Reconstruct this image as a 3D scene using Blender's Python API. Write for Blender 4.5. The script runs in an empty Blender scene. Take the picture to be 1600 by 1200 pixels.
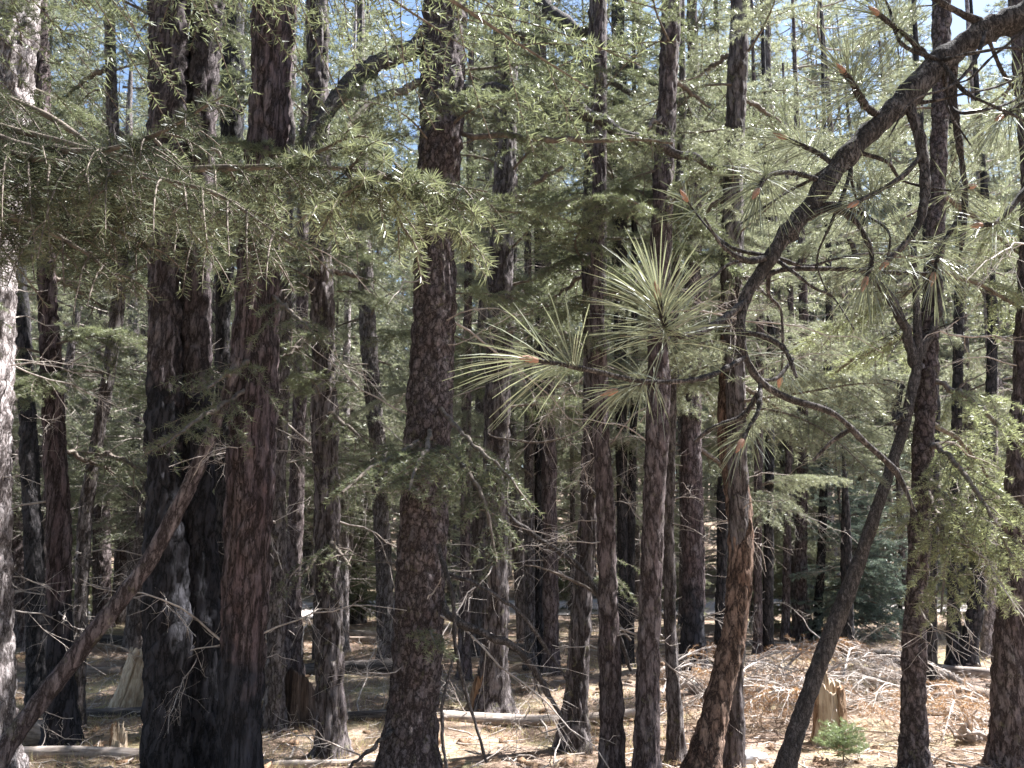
import bpy, math
import numpy as np
from math import radians, sin, cos, pi

# ------------------------------------------------------------------ camera / light
SC = bpy.context.scene
COL = SC.collection
F, PITCH, CAMZ = 1202.0, radians(11.8), 1.6
cam = bpy.data.cameras.new("camera")
cam.sensor_width = 36.0
cam.lens = F / 1600 * 36
cam.clip_start = 0.05
cam.clip_end = 3000
cam_o = bpy.data.objects.new("camera", cam)
COL.objects.link(cam_o)
cam_o.location = (0, 0, CAMZ)
cam_o.rotation_euler = (radians(90) + PITCH, 0, 0)
SC.camera = cam_o
cam.dof.use_dof = True
cam.dof.focus_distance = 2.3
cam.dof.aperture_fstop = 11

SUN_EL, SUN_AZ = radians(54), radians(64)        # azimuth from +Y towards +X
world = bpy.data.worlds.new("World")
SC.world = world
world.use_nodes = True
wn = world.node_tree
bg = wn.nodes["Background"]
sky = wn.nodes.new("ShaderNodeTexSky")
sky.sky_type = 'NISHITA'
sky.sun_disc = False
sky.sun_elevation = SUN_EL
sky.sun_rotation = SUN_AZ
sky.air_density = 1.0
sky.dust_density = 0.6
wn.links.new(sky.outputs[0], bg.inputs[0])
bg.inputs[1].default_value = 0.058

sun = bpy.data.lights.new("sun", 'SUN')
sun.energy = 5.0
sun.angle = radians(0.53)
sun.color = (1.0, 0.985, 0.965)
sun_o = bpy.data.objects.new("sun", sun)
COL.objects.link(sun_o)
from mathutils import Vector, Matrix
S = Vector((sin(SUN_AZ) * cos(SUN_EL), cos(SUN_AZ) * cos(SUN_EL), sin(SUN_EL)))
sun_o.rotation_euler = S.to_track_quat('Z', 'Y').to_euler()
sun_o.location = (20, 10, 30)

SC.view_settings.view_transform = 'Standard'
SC.view_settings.look = 'None'
SC.view_settings.exposure = 2.42
SC.view_settings.gamma = 1.0
SC.cycles.use_denoising = True
SC.cycles.max_bounces = 5
SC.cycles.diffuse_bounces = 3
SC.cycles.transmission_bounces = 4

# ------------------------------------------------------------------ projection helpers
_cp, _sp = cos(PITCH), sin(PITCH)


def ray(px, py):
    x, y = (px - 800) / F, (600 - py) / F
    return np.array([x, _cp - y * _sp, _sp + y * _cp])


def at(px, py, Y):
    """world point seen at the pixel, standing Y metres ahead"""
    d = ray(px, py)
    return np.array([0, 0, CAMZ]) + d * (Y / d[1])


def depth(p):
    return p[1] * _cp + (p[2] - CAMZ) * _sp


def terrain(x, y):
    x = np.asarray(x, float); y = np.asarray(y, float)
    h = 0.05 * np.sin(.9 * x + 1) * np.sin(.7 * y) + .03 * np.sin(2.3 * x + .4 * y + .5) + .02 * np.sin(4.1 * y - 1.3 * x)
    far = np.maximum(y - 28, 0)
    return h + 0.11 * far * np.clip(far / 12, 0, 1) * np.clip(1.5 - far / 400, .3, 1)


def ground_at(px, py):
    d = ray(px, py)
    z = 0.0
    for _ in range(6):
        t = (z - CAMZ) / d[2]
        p = np.array([0, 0, CAMZ]) + d * t
        z = float(terrain(p[0], p[1]))
    p[2] = z
    return p


# ------------------------------------------------------------------ mesh helpers
def unit(v):
    return v / np.maximum(np.linalg.norm(v, axis=-1, keepdims=True), 1e-9)


class MB:
    def __init__(s):
        s.v, s.f, s.t, s.n = [], [], [], 0

    def add(s, v, f, tint=0.5):
        v = np.asarray(v, float).reshape(-1, 3)
        f = np.asarray(f, int)
        s.v.append(v)
        s.f.append(f + s.n)
        s.t.append(np.broadcast_to(np.asarray(tint, float), (len(v),)))
        s.n += len(v)

    def arrays(s):
        return np.concatenate(s.v), s.f, np.concatenate(s.t)

    def mesh(s, name, mat, smooth=False):
        v = np.concatenate(s.v)
        me = bpy.data.meshes.new(name)
        me.vertices.add(len(v))
        me.vertices.foreach_set('co', v.ravel())
        li = np.concatenate([f.ravel() for f in s.f])
        cnt = np.concatenate([np.full(len(f), f.shape[1]) for f in s.f])
        st = np.concatenate([[0], np.cumsum(cnt)[:-1]])
        me.loops.add(len(li))
        me.loops.foreach_set('vertex_index', li.astype(np.int32))
        me.polygons.add(len(cnt))
        me.polygons.foreach_set('loop_start', st.astype(np.int32))
        if smooth:
            me.polygons.foreach_set('use_smooth', np.ones(len(cnt), bool))
        a = me.attributes.new('tint', 'FLOAT', 'POINT')
        a.data.foreach_set('value', np.concatenate(s.t).astype(np.float32))
        me.update(calc_edges=True)
        me.validate()
        me.materials.append(mat)
        return me

    def build(s, name, mat, parent=None, smooth=False, loc=None):
        o = bpy.data.objects.new(name, s.mesh(name, mat, smooth))
        COL.objects.link(o)
        if loc is not None:
            o.location = loc
        if parent is not None:
            o.parent = parent
        return o


def link_mesh(name, me, parent=None, loc=(0, 0, 0), rot=(0, 0, 0), scale=(1, 1, 1)):
    o = bpy.data.objects.new(name, me)
    COL.objects.link(o)
    o.location, o.rotation_euler, o.scale = loc, rot, scale
    o.parent = parent
    return o


def tag(o, label, cat, group=None, kind=None):
    if label: o['label'] = label
    if cat: o['category'] = cat
    if group: o['group'] = group
    if kind: o['kind'] = kind
    return o


def empty(name, loc, label, cat, group=None):
    o = bpy.data.objects.new(name, None)
    o.empty_display_size = .2
    COL.objects.link(o)
    o.location = loc
    return tag(o, label, cat, group)


def copy_tree(o, parent=None):
    c = o.copy()
    COL.objects.link(c)
    c.parent = parent
    for ch in o.children:
        copy_tree(ch, c)
    return c


def tubes(mb, P, R, sides=5, tint=.5):
    """batch of tubes: P (N,K,3), R (N,K)"""
    P = np.asarray(P, float); R = np.asarray(R, float)
    if P.ndim == 2: P = P[None]; R = R[None]
    N, K, _ = P.shape
    T = np.empty_like(P)
    T[:, 1:-1] = P[:, 2:] - P[:, :-2]
    T[:, 0] = P[:, 1] - P[:, 0]
    T[:, -1] = P[:, -1] - P[:, -2]
    T = unit(T)
    mean = unit(P[:, -1] - P[:, 0])
    ref = np.where(np.abs(mean[:, 2:3]) > .8, np.array([[1., .13, 0]]), np.array([[.11, .07, 1.]]))
    a = unit(np.cross(T, ref[:, None]))
    b = np.cross(T, a)
    th = np.arange(sides) * 2 * pi / sides
    V = P[:, :, None] + R[:, :, None, None] * (a[:, :, None] * np.cos(th)[:, None] + b[:, :, None] * np.sin(th)[:, None])
    n0 = np.arange(N)[:, None, None] * K * sides
    k = np.arange(K - 1)[None, :, None] * sides
    j = np.arange(sides)[None, None]
    j2 = (j + 1) % sides
    f = np.stack(np.broadcast_arrays(n0 + k + j, n0 + k + sides + j, n0 + k + sides + j2, n0 + k + j2), -1).reshape(-1, 4)
    mb.add(V.reshape(-1, 3), f, tint if np.isscalar(tint) else np.repeat(tint, K * sides))


def resample(pts, n):
    pts = np.asarray(pts, float)
    # catmull-rom through the control points
    P = np.vstack([2 * pts[0] - pts[1], pts, 2 * pts[-1] - pts[-2]])
    seg = np.linalg.norm(np.diff(pts[:, :3], axis=0), axis=1)
    cum = np.concatenate([[0], np.cumsum(seg)])
    s = np.linspace(0, cum[-1], n)
    i = np.clip(np.searchsorted(cum, s, side='right') - 1, 0, len(pts) - 2)
    u = ((s - cum[i]) / np.maximum(seg[i], 1e-9))[:, None]
    p0, p1, p2, p3 = P[i], P[i + 1], P[i + 2], P[i + 3]
    return .5 * (2 * p1 + (p2 - p0) * u + (2 * p0 - 5 * p1 + 4 * p2 - p3) * u ** 2 + (3 * p1 - p0 - 3 * p2 + p3) * u ** 3)


def blades(mb, o, d, L, w, rng, tint, quad=False, curve=0.0):
    n = len(o)
    if n == 0: return
    d = unit(d)
    s = unit(np.cross(d, rng.normal(size=(n, 3))))
    L = np.broadcast_to(np.asarray(L, float), (n,))[:, None]
    w = np.broadcast_to(np.asarray(w, float), (n,))[:, None]
    if not quad:
        V = np.stack([o - s * w / 2, o + s * w / 2, o + d * L], 1)
        f = np.arange(n * 3).reshape(n, 3)
        mb.add(V.reshape(-1, 3), f, np.repeat(np.broadcast_to(tint, (n,)), 3))
    else:
        dn = np.array([0, 0, -1.]) * curve * L
        m1 = o + d * L * .35 + dn * .12
        m2 = o + d * L * .72 + dn * .5
        tip = o + d * L + dn
        V = np.stack([o - s * w * .35, o + s * w * .35, m1 - s * w / 2, m1 + s * w / 2, m2 - s * w / 2, m2 + s * w / 2, tip - s * w * .15, tip + s * w * .15], 1)
        b = np.arange(n)[:, None] * 8
        f = np.concatenate([b + [0, 1, 3, 2], b + [2, 3, 5, 4], b + [4, 5, 7, 6]])
        mb.add(V.reshape(-1, 3), f, np.repeat(np.broadcast_to(tint, (n,)), 8))


def along(P, s):
    """points and tangents at s in [0,1] on polylines P (N,K,3); s (N,M)"""
    N, K, _ = P.shape
    x = s * (K - 1)
    i = np.clip(x.astype(int), 0, K - 2)
    u = (x - i)[..., None]
    n = np.arange(N)[:, None]
    a, b = P[n, i], P[n, i + 1]
    return a + (b - a) * u, unit(b - a)


def hash3(c, k):
    h = np.sin(c[..., 0] * 127.1 + c[..., 1] * 311.7 + c[..., 2] * 74.7 + k * 53.3) * 43758.5453
    return h - np.floor(h)


def worley(p):
    """F2-F1 of a jittered 3-D cell pattern"""
    c = np.floor(p)
    f1 = np.full(len(p), 9.0); f2 = f1.copy()
    for dx in (-1, 0, 1):
        for dy in (-1, 0, 1):
            for dz in (-1, 0, 1):
                cc = c + [dx, dy, dz]
                q = cc + np.stack([hash3(cc, 1), hash3(cc, 2), hash3(cc, 3)], -1)
                d = np.linalg.norm(q - p, axis=1)
                f2 = np.where(d < f1, f1, np.minimum(f2, d))
                f1 = np.minimum(f1, d)
    return f2 - f1


def vnoise(p):
    c = np.floor(p); u = p - c; u = u * u * (3 - 2 * u)
    r = 0
    for dx in (0, 1):
        for dy in (0, 1):
            for dz in (0, 1):
                w = (u[:, 0] if dx else 1 - u[:, 0]) * (u[:, 1] if dy else 1 - u[:, 1]) * (u[:, 2] if dz else 1 - u[:, 2])
                r = r + w * hash3(c + [dx, dy, dz], 7)
    return r * 2 - 1


# ------------------------------------------------------------------ materials
def new_mat(name):
    m = bpy.data.materials.new(name)
    m.use_nodes = True
    nt = m.node_tree
    nt.nodes.clear()
    out = nt.nodes.new('ShaderNodeOutputMaterial')
    return m, nt, out


def N(nt, t, **kw):
    n = nt.nodes.new(t)
    for k, v in kw.items(): setattr(n, k, v)
    return n


def ramp(nt, stops, fac):
    r = N(nt, 'ShaderNodeValToRGB')
    e = r.color_ramp.elements
    while len(e) < len(stops): e.new(.5)
    for q, (p, c) in zip(e, stops):
        q.position = p
        q.color = (*c, 1) if len(c) == 3 else c
    nt.links.new(fac, r.inputs[0])
    return r.outputs[0]


def mixc(nt, fac, a, b, mode='MIX'):
    m = N(nt, 'ShaderNodeMix', data_type='RGBA', blend_type=mode)
    for sock, v in ((m.inputs[0], fac), (m.inputs[6], a), (m.inputs[7], b)):
        if hasattr(v, 'is_output') or isinstance(v, bpy.types.NodeSocket):
            nt.links.new(v, sock)
        elif isinstance(v, (int, float)):
            sock.default_value = v
        else:
            sock.default_value = (*v, 1)
    return m.outputs[2]


def noise(nt, vec, scale, detail=4, rough=.6):
    n = N(nt, 'ShaderNodeTexNoise')
    n.inputs['Scale'].default_value = scale
    n.inputs['Detail'].default_value = detail
    n.inputs['Roughness'].default_value = rough
    nt.links.new(vec, n.inputs['Vector'])
    return n


def bark(name, plate_a, plate_b, crack, scale=15, char=None, lichen=0.0, zs=.26):
    m, nt, out = new_mat(name)
    tc = N(nt, 'ShaderNodeTexCoord')
    oi = N(nt, 'ShaderNodeObjectInfo')
    off = N(nt, 'ShaderNodeVectorMath', operation='SCALE'); off.inputs['Scale'].default_value = 40
    comb = N(nt, 'ShaderNodeCombineXYZ')
    for i in range(3): nt.links.new(oi.outputs['Random'], comb.inputs[i])
    nt.links.new(comb.outputs[0], off.inputs[0])
    addv = N(nt, 'ShaderNodeVectorMath', operation='ADD')
    nt.links.new(tc.outputs['Object'], addv.inputs[0]); nt.links.new(off.outputs[0], addv.inputs[1])
    mp = N(nt, 'ShaderNodeMapping')
    mp.inputs['Scale'].default_value = (1, 1, zs)
    nt.links.new(addv.outputs[0], mp.inputs[0])
    dn = noise(nt, mp.outputs[0], 11, 6, .75)
    ds = N(nt, 'ShaderNodeVectorMath', operation='MULTIPLY_ADD')
    ds.inputs[1].default_value = (.16, .16, .10)
    nt.links.new(dn.outputs['Color'], ds.inputs[0]); nt.links.new(mp.outputs[0], ds.inputs[2])
    vo = N(nt, 'ShaderNodeTexVoronoi', feature='DISTANCE_TO_EDGE')
    vo.inputs['Scale'].default_value = scale
    nt.links.new(ds.outputs[0], vo.inputs['Vector'])
    vc = N(nt, 'ShaderNodeTexVoronoi', feature='F1')
    vc.inputs['Scale'].default_value = scale
    nt.links.new(ds.outputs[0], vc.inputs['Vector'])
    edge = ramp(nt, [(0.0, (.0, .0, .0)), (0.04, (.22, .22, .22)), (0.11, (.75, .75, .75)), (.28, (1, 1, 1))], vo.outputs['Distance'])
    gn = noise(nt, mp.outputs[0], 28, 6, .72)
    edge = mixc(nt, .85, edge, ramp(nt, [(.38, (.12, .12, .12)), (.50, (1, 1, 1))], gn.outputs[0]), 'MULTIPLY')
    fn = noise(nt, mp.outputs[0], 95, 5, .7)
    bn = noise(nt, addv.outputs[0], 3.0, 3)
    sep = N(nt, 'ShaderNodeSeparateColor'); nt.links.new(vc.outputs['Color'], sep.inputs[0])
    mv = N(nt, 'ShaderNodeMath', operation='ADD'); mv.use_clamp = True
    ms = N(nt, 'ShaderNodeMath', operation='MULTIPLY_ADD'); ms.inputs[1].default_value = 1.1; ms.inputs[2].default_value = -.35
    nt.links.new(bn.outputs[0], ms.inputs[0])
    m2 = N(nt, 'ShaderNodeMath', operation='MULTIPLY'); m2.inputs[1].default_value = .6
    nt.links.new(sep.outputs[0], m2.inputs[0])
    nt.links.new(ms.outputs[0], mv.inputs[0]); nt.links.new(m2.outputs[0], mv.inputs[1])
    pc = mixc(nt, mv.outputs[0], plate_a, plate_b)
    pf = mixc(nt, .85, pc, ramp(nt, [(.3, (.3, .29, .29)), (.7, (1.75, 1.75, 1.75))], fn.outputs[0]), 'MULTIPLY')
    col = mixc(nt, edge, crack, pf)
    if lichen:
        ln = noise(nt, addv.outputs[0], 14, 5, .7)
        lf = ramp(nt, [(.58, (0, 0, 0)), (.66, (lichen,) * 3)], ln.outputs[0])
        col = mixc(nt, lf, col, (.20, .19, .11))
    if char:
        sx = N(nt, 'ShaderNodeSeparateXYZ'); nt.links.new(tc.outputs['Object'], sx.inputs[0])
        cn = noise(nt, addv.outputs[0], 2.2, 4)
        cm = N(nt, 'ShaderNodeMath', operation='MULTIPLY_ADD'); cm.inputs[1].default_value = char * 1.6; cm.inputs[2].default_value = char * .2
        nt.links.new(cn.outputs[0], cm.inputs[0])
        cs = N(nt, 'ShaderNodeMath', operation='SUBTRACT'); nt.links.new(cm.outputs[0], cs.inputs[0]); nt.links.new(sx.outputs[2], cs.inputs[1])
        cf = ramp(nt, [(0, (0, 0, 0)), (.25, (1, 1, 1))], cs.outputs[0])
        ch = mixc(nt, edge, (.012, .012, .014), mixc(nt, fn.outputs[0], (.022, .021, .025), (.075, .073, .085)))
        col = mixc(nt, cf, col, ch)
    p = N(nt, 'ShaderNodeBsdfPrincipled')
    nt.links.new(col, p.inputs['Base Color'])
    p.inputs['Roughness'].default_value = .95
    p.inputs['Specular IOR Level'].default_value = .15
    hm = N(nt, 'ShaderNodeMath', operation='MULTIPLY_ADD'); hm.inputs[1].default_value = .35
    nt.links.new(fn.outputs[0], hm.inputs[0])
    e2 = N(nt, 'ShaderNodeRGBToBW'); nt.links.new(edge, e2.inputs[0]); nt.links.new(e2.outputs[0], hm.inputs[2])
    bp = N(nt, 'ShaderNodeBump'); bp.inputs['Strength'].default_value = .8; bp.inputs['Distance'].default_value = .008
    nt.links.new(hm.outputs[0], bp.inputs['Height'])
    nt.links.new(bp.outputs[0], p.inputs['Normal'])
    nt.links.new(p.outputs[0], out.inputs[0])
    return m


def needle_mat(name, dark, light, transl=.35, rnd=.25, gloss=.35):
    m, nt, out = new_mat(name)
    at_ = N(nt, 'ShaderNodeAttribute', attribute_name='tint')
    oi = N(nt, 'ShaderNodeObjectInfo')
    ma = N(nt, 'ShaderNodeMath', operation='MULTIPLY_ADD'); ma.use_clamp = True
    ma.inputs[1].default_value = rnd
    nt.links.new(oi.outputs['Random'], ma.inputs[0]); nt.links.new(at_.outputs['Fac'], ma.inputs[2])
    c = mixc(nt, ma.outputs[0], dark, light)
    p = N(nt, 'ShaderNodeBsdfPrincipled')
    nt.links.new(c, p.inputs['Base Color'])
    p.inputs['Roughness'].default_value = .36
    p.inputs['Specular IOR Level'].default_value = gloss
    tr = N(nt, 'ShaderNodeBsdfTranslucent')
    c2 = mixc(nt, 1.0, c, (1.1, 1.1, .9), 'MULTIPLY')
    nt.links.new(c2, tr.inputs[0])
    mx = N(nt, 'ShaderNodeMixShader'); mx.inputs[0].default_value = transl
    nt.links.new(p.outputs[0], mx.inputs[1]); nt.links.new(tr.outputs[0], mx.inputs[2])
    nt.links.new(mx.outputs[0], out.inputs[0])
    return m


def wood(name, a, b, dark, stretch=(6, 6, .6), scale=12, bump=.01):
    m, nt, out = new_mat(name)
    tc = N(nt, 'ShaderNodeTexCoord')
    mp = N(nt, 'ShaderNodeMapping'); mp.inputs['Scale'].default_value = stretch
    nt.links.new(tc.outputs['Object'], mp.inputs[0])
    n1 = noise(nt, mp.outputs[0], scale, 6, .65)
    n2 = noise(nt, tc.outputs['Object'], 7, 4)
    c = ramp(nt, [(.30, dark), (.45, a), (.62, b)], n1.outputs[0])
    c = mixc(nt, ramp(nt, [(.5, (0, 0, 0)), (.75, (.7, .7, .7))], n2.outputs[0]), c, dark)
    p = N(nt, 'ShaderNodeBsdfPrincipled')
    nt.links.new(c, p.inputs['Base Color'])
    p.inputs['Roughness'].default_value = .85
    p.inputs['Specular IOR Level'].default_value = .2
    bp = N(nt, 'ShaderNodeBump'); bp.inputs['Strength'].default_value = .8; bp.inputs['Distance'].default_value = bump
    nt.links.new(n1.outputs[0], bp.inputs['Height']); nt.links.new(bp.outputs[0], p.inputs['Normal'])
    nt.links.new(p.outputs[0], out.inputs[0])
    return m


M = {}
M['red'] = bark('bark_red_brown', (0.107, 0.080, 0.082), (0.190, 0.162, 0.161), (.03, .022, .021), 17, lichen=.25)
M['flaky'] = bark('bark_flaky', (0.096, 0.073, 0.075), (0.183, 0.156, 0.157), (.026, .02, .019), 22, lichen=.3, zs=.55)
M['furrow'] = bark('bark_furrowed', (0.099, 0.068, 0.071), (0.156, 0.126, 0.129), (.02, .015, .014), 15, char=1.1, zs=.13)
M['coarse'] = bark('bark_coarse', (0.102, 0.083, 0.085), (0.199, 0.178, 0.177), (.028, .022, .02), 12, lichen=.5, zs=.2)
M['orange'] = bark('bark_orange_brown', (.19, .115, .085), (.29, .205, .16), (.03, .02, .017), 16, zs=.2)
M['redchar'] = bark('bark_red_char_base', (0.109, 0.077, 0.079), (0.182, 0.153, 0.153), (.03, .022, .021), 17, char=1.0)
M['grey'] = bark('bark_grey_brown', (0.117, 0.100, 0.101), (0.230, 0.208, 0.206), (.034, .027, .025), 21, lichen=.4)
M['pale'] = bark('bark_pale_sunlit', (0.303, 0.263, 0.262), (0.482, 0.439, 0.439), (.07, .055, .052), 22)  # sunlight on the edge trunk put into the colour; pale trunks share it
M['burnt'] = bark('bark_burnt', (.036, .034, .038), (.08, .072, .073), (.011, .011, .012), 17)
M['fused'] = bark('bark_burnt_lower', (0.093, 0.072, 0.076), (0.147, 0.126, 0.129), (.026, .021, .021), 16, char=2.8)
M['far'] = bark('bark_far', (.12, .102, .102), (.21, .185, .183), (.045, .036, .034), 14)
M['twig'] = wood('twig_bark', (.13, .105, .09), (.21, .175, .15), (.06, .05, .045), (1, 1, 1), 30, .002)
M['limb'] = bark('limb_bark', (.10, .088, .085), (.18, .162, .158), (.032, .028, .027), 60)
M['dead'] = wood('dead_grey_wood', (.36, .31, .28), (.52, .47, .43), (.17, .14, .12), (1, 1, 1), 25, .002)
M['log'] = wood('log_weathered', (.30, .25, .215), (.45, .39, .35), (.10, .075, .062), (.5, 5, 5), 8, .012)
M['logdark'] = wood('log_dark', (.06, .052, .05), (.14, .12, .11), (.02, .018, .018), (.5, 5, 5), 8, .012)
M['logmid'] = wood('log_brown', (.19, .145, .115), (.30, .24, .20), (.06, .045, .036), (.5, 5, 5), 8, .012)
M['split'] = wood('split_pale_wood', (.42, .33, .24), (.58, .48, .37), (.16, .10, .065), (7, 7, .5), 9, .012)
M['rotdark'] = wood('charred_rotten_wood', (.065, .048, .042), (.13, .10, .085), (.02, .016, .014), (7, 7, .5), 9, .015)
M['rot'] = wood('rotten_brown_wood', (.20, .12, .075), (.33, .23, .15), (.06, .035, .022), (7, 7, .5), 9, .015)
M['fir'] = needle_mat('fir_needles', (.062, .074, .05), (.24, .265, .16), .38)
M['firnear'] = needle_mat('fir_needles_near', (.026, .031, .025), (.27, .295, .185), .24, .2, .12)  # dark end paints the shaded boughs, pale end the sunlit tips
M['firsun'] = needle_mat('fir_needles_sunlit', (.13, .15, .085), (.36, .39, .23), .42, .2)  # paler copy of the fir needles, sunlight put into the colour
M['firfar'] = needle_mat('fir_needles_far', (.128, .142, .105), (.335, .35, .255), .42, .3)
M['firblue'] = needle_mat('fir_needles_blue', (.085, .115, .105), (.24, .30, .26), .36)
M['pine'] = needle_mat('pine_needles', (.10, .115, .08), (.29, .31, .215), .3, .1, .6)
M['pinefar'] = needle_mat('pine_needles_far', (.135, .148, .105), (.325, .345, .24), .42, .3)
M['rust'] = needle_mat('dead_needles', (.22, .10, .045), (.44, .27, .14), .35, .2)
M['straw'] = needle_mat('straw', (.34, .29, .15), (.52, .47, .29), .4, .1)
M['green'] = needle_mat('seedling_needles', (.10, .14, .07), (.24, .29, .16), .4)
M['litter'] = needle_mat('litter_needles', (.19, .115, .08), (.46, .34, .25), .2, .1)


def ground_mat():
    m, nt, out = new_mat('forest_floor')
    tc = N(nt, 'ShaderNodeTexCoord')
    o = tc.outputs['Object']
    n1 = noise(nt, o, .55, 5); n2 = noise(nt, o, 3.2, 6, .7); n3 = noise(nt, o, 38, 6, .75); n4 = noise(nt, o, 1.1, 4)
    base = ramp(nt, [(.34, (.155, .105, .075)), (.5, (.24, .18, .135)), (.66, (.33, .285, .19))], n1.outputs[0])
    base = mixc(nt, ramp(nt, [(.42, (0, 0, 0)), (.62, (.75, .75, .75))], n2.outputs[0]), base, (.26, .195, .165))
    base = mixc(nt, ramp(nt, [(.56, (0, 0, 0)), (.68, (.75, .75, .75))], n4.outputs[0]), base, (.28, .27, .14))
    base = mixc(nt, ramp(nt, [(.30, (.9, .9, .9)), (.51, (0, 0, 0))], n2.outputs[0]), base, (.10, .07, .055))
    base = mixc(nt, .8, base, ramp(nt, [(.25, (.35, .33, .31)), (.5, (1, 1, 1)), (.75, (1.5, 1.45, 1.4))], n3.outputs[0]), 'MULTIPLY')
    p = N(nt, 'ShaderNodeBsdfPrincipled')
    nt.links.new(base, p.inputs['Base Color'])
    p.inputs['Roughness'].default_value = .95
    p.inputs['Specular IOR Level'].default_value = .1
    ad = N(nt, 'ShaderNodeMath', operation='MULTIPLY_ADD'); ad.inputs[1].default_value = 2.0
    nt.links.new(n2.outputs[0], ad.inputs[0]); nt.links.new(n3.outputs[0], ad.inputs[2])
    bp = N(nt, 'ShaderNodeBump'); bp.inputs['Strength'].default_value = .5; bp.inputs['Distance'].default_value = .02
    nt.links.new(ad.outputs[0], bp.inputs['Height']); nt.links.new(bp.outputs[0], p.inputs['Normal'])
    nt.links.new(p.outputs[0], out.inputs[0])
    return m


def plain_noise(name, a, b, scale=6, bump=.01):
    m, nt, out = new_mat(name)
    tc = N(nt, 'ShaderNodeTexCoord')
    n1 = noise(nt, tc.outputs['Object'], scale, 6, .7)
    p = N(nt, 'ShaderNodeBsdfPrincipled')
    nt.links.new(ramp(nt, [(.3, a), (.7, b)], n1.outputs[0]), p.inputs['Base Color'])
    p.inputs['Roughness'].default_value = .9
    bp = N(nt, 'ShaderNodeBump'); bp.inputs['Strength'].default_value = .6; bp.inputs['Distance'].default_value = bump
    nt.links.new(n1.outputs[0], bp.inputs['Height']); nt.links.new(bp.outputs[0], p.inputs['Normal'])
    nt.links.new(p.outputs[0], out.inputs[0])
    return m


M['ground'] = ground_mat()
M['road'] = plain_noise('pale_dirt', (.28, .245, .23), (.40, .36, .34), 3, .02)
M['rock'] = plain_noise('pale_rock', (.42, .42, .44), (.72, .72, .74), 14, .02)

# ------------------------------------------------------------------ ground
ys = np.concatenate([np.linspace(-25, 3, 20), np.linspace(3.1, 16, 190), 16 * 1.035 ** np.arange(1, 95)])
xs = np.concatenate([-14 * 1.08 ** np.arange(40, 0, -1), np.linspace(-14, 14, 260), 14 * 1.08 ** np.arange(1, 41)])
GX, GY = np.meshgrid(xs, ys)
GZ = terrain(GX, GY)
near = np.stack([GX.ravel(), GY.ravel(), np.zeros(GX.size)], 1)
GZ = GZ + ((vnoise(near * 2.3) * .025 + vnoise(near * 6.1) * .014) * np.exp(-np.maximum(near[:, 1] - 12, 0) / 8)).reshape(GX.shape)
mb = MB()
ny, nx = GX.shape
i = np.arange(ny - 1)[:, None] * nx + np.arange(nx - 1)[None]
mb.add(np.stack([GX, GY, GZ], -1).reshape(-1, 3), np.stack([i, i + 1, i + nx + 1, i + nx], -1).reshape(-1, 4))
g = mb.build('ground', M['ground'], smooth=True)
g['kind'] = 'structure'

mb = MB()
rx = np.linspace(-45, 60, 140)
rows = []
for k, off in enumerate(np.linspace(0, 5.0, 7)):
    yy = 18.2 + .05 * rx + .5 * np.sin(rx * .17) + off + .25 * np.sin(rx * (.9 + .3 * k))
    rows.append(np.stack([rx, yy, terrain(rx, yy) + .028 + .012 * (1 - abs(off - 2.5) / 2.5)], -1))
R_ = np.stack(rows)
i = np.arange(6)[:, None] * 140 + np.arange(139)[None]
mb.add(R_.reshape(-1, 3), np.stack([i, i + 1, i + 141, i + 140], -1).reshape(-1, 4))
rd = mb.build('dirt_road', M['road'], smooth=True)
rd['kind'] = 'structure'


# ------------------------------------------------------------------ foliage generators
def fir_twigs(axis, rng, step, side_len, ang=55, sub=True, hang=.15, plane=None):
    """side twigs of a fir branch along its axis (K,3): list of batches (N,6,3)"""
    axis = np.asarray(axis, float)
    L = np.linalg.norm(np.diff(axis, axis=0), axis=1).sum()
    n = max(4, int(L / step))
    s = np.linspace(.10, .97, n) + rng.uniform(-.4, .4, n) / n
    p, t = along(axis[None], np.clip(s, 0, .999)[None])
    p, t = p[0], t[0]
    up = np.array([0, 0, 1.]) if plane is None else plane
    lat = unit(np.cross(t, up))
    sgn = np.where(np.arange(n) % 2 == 0, 1, -1)[:, None]
    a = np.radians(ang + rng.normal(0, 9, n))[:, None]
    d = unit(t * np.cos(a) + lat * sgn * np.sin(a) + up * rng.normal(-.05, .22, (n, 1)))
    ln = side_len * (1 - .8 * s) * rng.uniform(.55, 1.15, n) + .04
    u = np.linspace(0, 1, 6)
    P = p[:, None] + d[:, None] * (ln[:, None] * u)[:, :, None]
    P[:, :, 2] -= hang * ln[:, None] * u ** 2
    P += (t * .25 * ln[:, None])[:, None] * (u ** 2)[None, :, None]
    out = [P]
    if sub:
        m = 5
        ss = rng.uniform(.2, .85, (n, m))
        q, tq = along(P, ss)
        q = q.reshape(-1, 3); tq = tq.reshape(-1, 3)
        l2 = np.repeat(ln, m) * (1 - ss.ravel()) * rng.uniform(.4, .8, n * m)
        keep = l2 > .035
        q, tq, l2 = q[keep], tq[keep], l2[keep]
        lat2 = unit(np.cross(tq, up)) * rng.choice([-1, 1], (len(q), 1))
        a2 = np.radians(rng.normal(50, 10, len(q)))[:, None]
        d2 = unit(tq * np.cos(a2) + lat2 * np.sin(a2) + up * rng.normal(-.1, .2, (len(q), 1)))
        P2 = q[:, None] + d2[:, None] * (l2[:, None] * u)[:, :, None]
        P2[:, :, 2] -= hang * l2[:, None] * u ** 2
        out.append(P2)
    return out


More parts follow.
